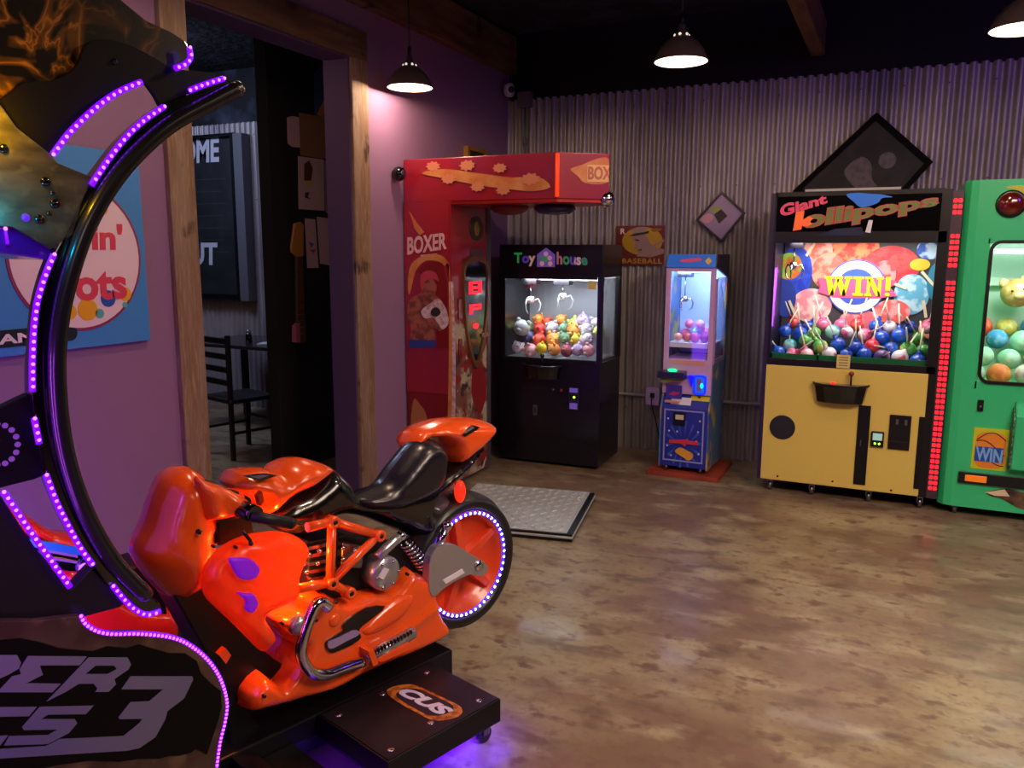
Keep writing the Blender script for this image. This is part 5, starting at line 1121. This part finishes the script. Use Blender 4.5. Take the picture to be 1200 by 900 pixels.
# orange trellis frame
Tn = lambda px, py: (lambda q_: (q_[0], -.15, q_[1]))(Bk.p(px, py, -.15))
nodes = dict(L=Tn(360, 618), A=Tn(389, 611), B=Tn(443, 627), C=Tn(387, 683), D=Tn(408, 694), E=Tn(349, 690))
for a_, b_ in (('L', 'A'), ('A', 'B'), ('A', 'C'), ('B', 'C'), ('C', 'D'), ('C', 'E')): MB().tube([nodes[a_], nodes[b_]], .0145, ORANGE, 14).build('frame_tube', t)
for k in 'ABCD':
    x, y_, z = nodes[k]; MB().lathe([(.0, -.016), (.007, -.016), (.009, -.021), (.018, -.02), (.02, -.014), (.02, .014), (0, .014)], (x, y_, z), ORANGE, 20, 'y').lathe([(0, -.0205), (.0075, -.0205), (.008, -.012), (0, -.012)], (x, y_, z), BLACK, 12, 'y').build('frame_joint', t)
# belly fairing
belly = [(345, 697), (357, 692), (378, 694), (395, 702), (412, 697), (430, 690), (452, 692), (467, 673), (476, 664), (484, 672), (499, 673), (504, 700), (512, 721), (520, 732), (514, 743), (483, 759), (440, 777), (386, 801), (357, 812), (291, 830), (285, 824), (286, 809), (306, 788), (324, 800), (342, 773), (347, 752), (338, 752), (319, 725), (344, 713)]
def bridge(x, z): return .012*math.exp(-((z-.33-.30*(x+.1))/.02)**2)
MB().pillow(smooth(bk(belly, -.10), 2), 0, .07, .03, ORANGE, .011, base=.09, ridge=bridge).build('belly_fairing', t); bf = t.children[-1]
MB().pillow(smooth(cr(280, 580, 3.75, [(540, 600), (560, 570), (620, 510), (700, 450), (750, 435), (770, 455), (740, 510), (690, 560), (620, 600), (560, 620)]) and bk(cr(280, 580, 3.75, [(540, 600), (560, 570), (620, 510), (700, 450), (750, 435), (770, 455), (740, 510), (690, 560), (620, 600), (560, 620)]), -.16), 3), -.152, .022, .03, ORANGE, .008, sides='near').build('raised_panel', bf)
MB().prism(smooth(bk(cr(280, 580, 3.75, [(385, 640), (460, 595), (450, 580), (480, 545), (560, 495), (640, 488), (600, 530), (540, 575), (525, 600), (535, 625), (500, 655), (420, 690), (395, 690), (382, 670)]), -.163), 2), -.166, -.15, BLACKG).build('vent_recess', bf)
LLP = mat('lilac_plate', '#a088b8', .35); MB().prism(smooth(bk(cr(280, 580, 3.75, [(392, 645), (440, 625), (500, 595), (525, 598), (520, 615), (470, 640), (410, 672), (390, 668)]), -.167), 2), -.172, -.1655, LLP).build('lilac_badge', bf)
a = MB(); a.text('CBR', quad(bk(cr(280, 580, 3.75, [(405, 665), (512, 612), (512, 602), (400, 648)]), -.172), -.1725), mat('badge_ink', '#604878', .4), off=.02, ex=.001); a.build('badge_lettering', bf) if False else None
a = MB()
for px, py in ((394, 706), (371, 727), (478, 673), (495, 721), (310, 816), (331, 731)):
    x, z = Bk.p(px, py, -.163); MB().lathe([(0, -.166), (.005, -.166), (.006, -.155), (0, -.155)], (x, 0, z), BLACK, 10, 'y').build('screw_hole', bf)
x, z = Bk.p(392, 727, -.16); MB().sph((x, -.158, z), (.022, .012, .022), ORANGE, 18, 10).build('round_boss', bf)
# exhaust
ex = [(385, 712), (377, 706), (370, 709), (364, 722), (357, 742), (353, 762), (357, 778), (368, 789), (384, 790), (400, 784), (425, 775)]
MB().tube([(x, -.185, z) for x, z in smooth(bk(ex, -.185), 5, False)], .0185, CHROME, 18).build('exhaust_pipe', t)
MB().tube([(x, -.18, z) for x, z in bk([(428, 773), (484, 741)], -.18)], .021, mat('brushed_silencer', '#b8bac4', .25, .8), 18).build('silencer', t); sl_ = t.children[-1]
a = MB(); a0, a1 = Vector((Bk.p(440, 764, -.20)[0], -.20, Bk.p(440, 764, -.20)[1])), Vector((Bk.p(482, 741, -.2)[0], -.2, Bk.p(482, 741, -.2)[1]))
for k in range(12): q_ = a0.lerp(a1, k/11); a.prism([(q_.x-.003, q_.z-.007), (q_.x+.001, q_.z-.007), (q_.x+.004, q_.z+.004), (q_.x, q_.z+.004)], -.2035, -.19, BLACK)
a.build('silencer_slots', sl_)
MB().prism(bk([(430, 762), (437, 760), (443, 778), (436, 781)], -.2), -.206, -.15, ORANGE).build('exhaust_clip', t, .003)
MB().prism(smooth(bk([(444, 771), (478, 753), (481, 757), (476, 762), (450, 774), (444, 775)], -.20), 2), -.206, -.16, ORANGE).build('exhaust_guard', t, .003)
c = Bk.p(352, 733, -.17); MB().lathe([(0, -.02), (.012, -.02), (.03, -.012), (.032, .01), (0, .01)], (c[0], -.165, c[1]), SWA, 20, 'y').build('exhaust_flange', t)
# glowing side cowl: translucent shell with a lamp behind it
tm = mat('translucent_orange', '#ff4a14', .3, coat=.4); nt = tm.node_tree; pb = nt.nodes['Principled BSDF']; pb.inputs['Base Color'].default_value = (1, .12, .015, 1); tl = nt.nodes.new('ShaderNodeBsdfTranslucent'); tl.inputs[0].default_value = (1, .30, .06, 1)
mx = nt.nodes.new('ShaderNodeMixShader'); mx.inputs[0].default_value = .45; ou = [n for n in nt.nodes if n.type == 'OUTPUT_MATERIAL'][0]
nt.links.new(pb.outputs[0], mx.inputs[1]); nt.links.new(tl.outputs[0], mx.inputs[2]); nt.links.new(mx.outputs[0], ou.inputs[0])
cowl = [(237, 684), (238, 673), (245, 657), (262, 640), (287, 628), (308, 624), (326, 623), (346, 628), (358, 638), (357, 652), (352, 664), (348, 676), (348, 692), (342, 703), (325, 711), (309, 719), (313, 731), (321, 744), (314, 756), (306, 763), (294, 752), (270, 728), (252, 711), (241, 699)]
MB().pillow(smooth(bk(cowl, -.15), 3), -.145, .055, .05, tm, .011, sides='near', ridge=lambda x, z: .004*math.sin((x*.9+z)*75)).build('glowing_side_cowl', t); gc = t.children[-1]
VIO = mat('violet_vent', '#8a10b8', .35, emit='#8018e0', es=.35)
v1 = [(268, 655), (277, 653.5), (290, 654), (299, 659), (304, 667), (300, 676), (289, 680), (280, 677), (274, 669)]; v2 = [(277, 694), (287, 695), (297, 696), (302, 706), (300, 713), (294, 718), (287, 714), (288, 706), (284, 700)]
for v_ in (v1, v2):
    MB().pillow(smooth(bk(v_, -.21), 3), -.210, .010, .012, VIO, .008, sides='near', ridge=lambda x, z: .0022*math.sin(z*420+x*150)).build('violet_vent', gc)
a = MB()
for px, py in ((254, 683), (250, 640), (308, 742), (276, 641)):
    x, z = Bk.p(px, py, -.18); MB().sph((x, -.18, z), (.005, .012, .005), BLACK, 8, 6).build('screw_hole', gc)
wv = Bk.o+Bk.ex*Bk.p(330, 660, -.10)[0]+Bk.ey*-.105; point('cowl_lamp', (wv.x, wv.y, Bk.p(330, 660, -.10)[1]), 5, '#ff8a30', .02)
x, z = Bk.p(231, 622, -.12); MB().lathe([(0, -.140), (.006, -.14), (.007, -.10), (0, -.10)], (x, 0, z), BLACK, 10, 'y').build('screw_hole', t)
# front support and base
MB().prism(bk([(196, 694), (236, 682), (252, 711), (294, 752), (310, 765), (330, 778), (318, 792), (300, 806), (284, 824), (300, 850), (262, 870), (255, 800), (225, 745)], -.03), -.07, .07, BLACKM).build('front_support', t, .006)
MB().prism(bk([(254, 766), (262, 758), (268, 766), (262, 776)], -.08), -.095, -.07, ORANGE).build('orange_block', t)
MB().box(-.86, .12, -.14, .16, .05, .165, BLACKM).build('base_beam', t, .006)
MB().box(-.88, -.55, -.38, -.14, .05, .11, BLACKM).box(-.75, -.69, -.38, .16, .11, .16, BLACKM).build('base_crossbar', t, .004)
SLK = mat('step_surface', '#28242a', .35, .4, noise=(6, '#221c20', 5, .4, .6))
MB().box(-.462, 0, -.5, -.145, .088, .168, BLACKM).build('foot_step', t, .004); fs_ = t.children[-1]
MB().box(-.455, -.006, -.494, -.16, .168, .1705, SLK).build('step_plate', fs_)
a = MB()
for x, y_ in ((-.42, -.46), (-.06, -.46), (-.42, -.2), (-.06, -.2), (-.25, -.44), (-.25, -.2)): a.lathe([(0, .1735), (.010, .173), (.013, .170), (0, .170)], (x, y_, 0), CHROME, 14)
a.build('step_screw', fs_)
# oval step badge: pixel outline dropped on the plate height
def onz(px, py, z):
    v = ray(px, py); tt = (z-CO.z)/v.z; q_ = CO+v*tt-Bk.o; return (q_.dot(Bk.ex), q_.dot(Bk.ey))
bo_ = smooth([onz(*q_, .171) for q_ in ((453, 811), (460, 805), (478, 802), (492, 805), (520, 818), (538, 827), (542, 834), (536, 840), (520, 844), (504, 843), (490, 836), (465, 822))], 3)
cxm = sum(p_[0] for p_ in bo_)/len(bo_); cym = sum(p_[1] for p_ in bo_)/len(bo_); bi_ = [(cxm+(x-cxm)*.80, cym+(y_-cym)*.74) for x, y_ in bo_]
MB().prismz(bo_, .1705, .1715, mat('flame_orange_ring', '#c87830', .4, noise=(40, '#8a4010', 3, .45, .6))).prismz(bi_, .1715, .172, mat('badge_dark', '#241a28', .4)).build('step_badge', fs_)
qd = [onz(*q_, .172) for q_ in ((463, 812), (517, 840), (533, 833), (480, 806))]
MB().text('CUS', lambda u, v, d: (*[(1-v)*((1-u)*qd[0][i_]+u*qd[1][i_])+v*((1-u)*qd[3][i_]+u*qd[2][i_]) for i_ in (0, 1)], .1725-d), mat('badge_white', '#d0c8e0', .4), off=.05, shear=.2).build('badge_lettering', fs_)
a = MB()
for x, y_ in ((-.02, -.44), (-.42, -.44)): a.cyl((x, y_-.01, .028), (x, y_+.01, .028), .027, DSTEEL, 16).box(x-.014, x+.014, y_-.016, y_+.016, .03, .09, STEEL)
a.build('caster', t)
wv = Bk.o+Bk.ex*-.10+Bk.ey*-.32; area('underbase_led', (wv.x, wv.y, .08), (0, 0, -1), .40, 2.6, '#5a10ff', .3)
wv = Bk.o+Bk.ex*-.60+Bk.ey*-.32; area('underbase_led', (wv.x, wv.y, .10), (0, 0, -1), .34, 3.0, '#5a10ff', .3)

# ---------------------------------------------------------------- red motorcycle beyond, mostly hidden
R_ = Frame(Bk.o.x-.951*.72, Bk.o.y+.309*.72, 72); t = thing('ride_on_motorcycle', R_, 'red ride-on racing motorcycle mostly hidden behind the dark racing cabinet', 'motorcycle')
def rk(pts, y=0): return [R_.p(a, b, y) for a, b in pts]
MB().pillow(smooth(rk([(-20, 600), (5, 592), (20, 596), (40, 609), (60, 621), (82, 624), (100, 632), (112, 646), (95, 648), (60, 640), (20, 625), (-20, 640)]), 3), 0, .10, .05, REDB, .014).build('nose_fairing', t)
MB().prism(rk([(18, 626), (60, 633), (100, 640), (108, 650), (70, 645), (25, 636)], -.05), -.09, .09, mat('teal_stripe_gloss', '#2a88a0', .15, coat=.5)).build('windshield', t, .003)
MB().prism(rk([(20, 636), (110, 652), (118, 672), (60, 662), (20, 655)], -.03), -.08, .08, BLACKG).build('air_intake', t, .003); ai = t.children[-1]
for k in range(2): MB().prism(rk([(52, 643+k*8), (90, 650+k*7), (90, 653+k*7), (52, 646+k*8)], -.081), -.09, -.08, mat('pale_slat', '#9a8a98', .3, .4)).build('intake_slat', ai)
x, z = R_.p(100, 662, -.07); MB().sph((x, -.08, z), (.035, .03, .035), CHROME).build('chrome_lamp', t)
MB().pillow(smooth(rk([(60, 660), (112, 664), (130, 690), (160, 705), (195, 708), (202, 722), (200, 742), (170, 760), (110, 770), (70, 720)]), 3), 0, .11, .05, REDB, .014).build('lower_fairing', t)
x0_ = R_.p(150, 740)[0]
MB().box(x0_-.35, .25, -.12, .12, .05, .15, BLACKM).prism([(x0_-.12, .15), (x0_+.12, .15), (x0_+.1, .5), (x0_-.05, .5)], -.08, .08, BLACKM).build('base_beam', t, .005)
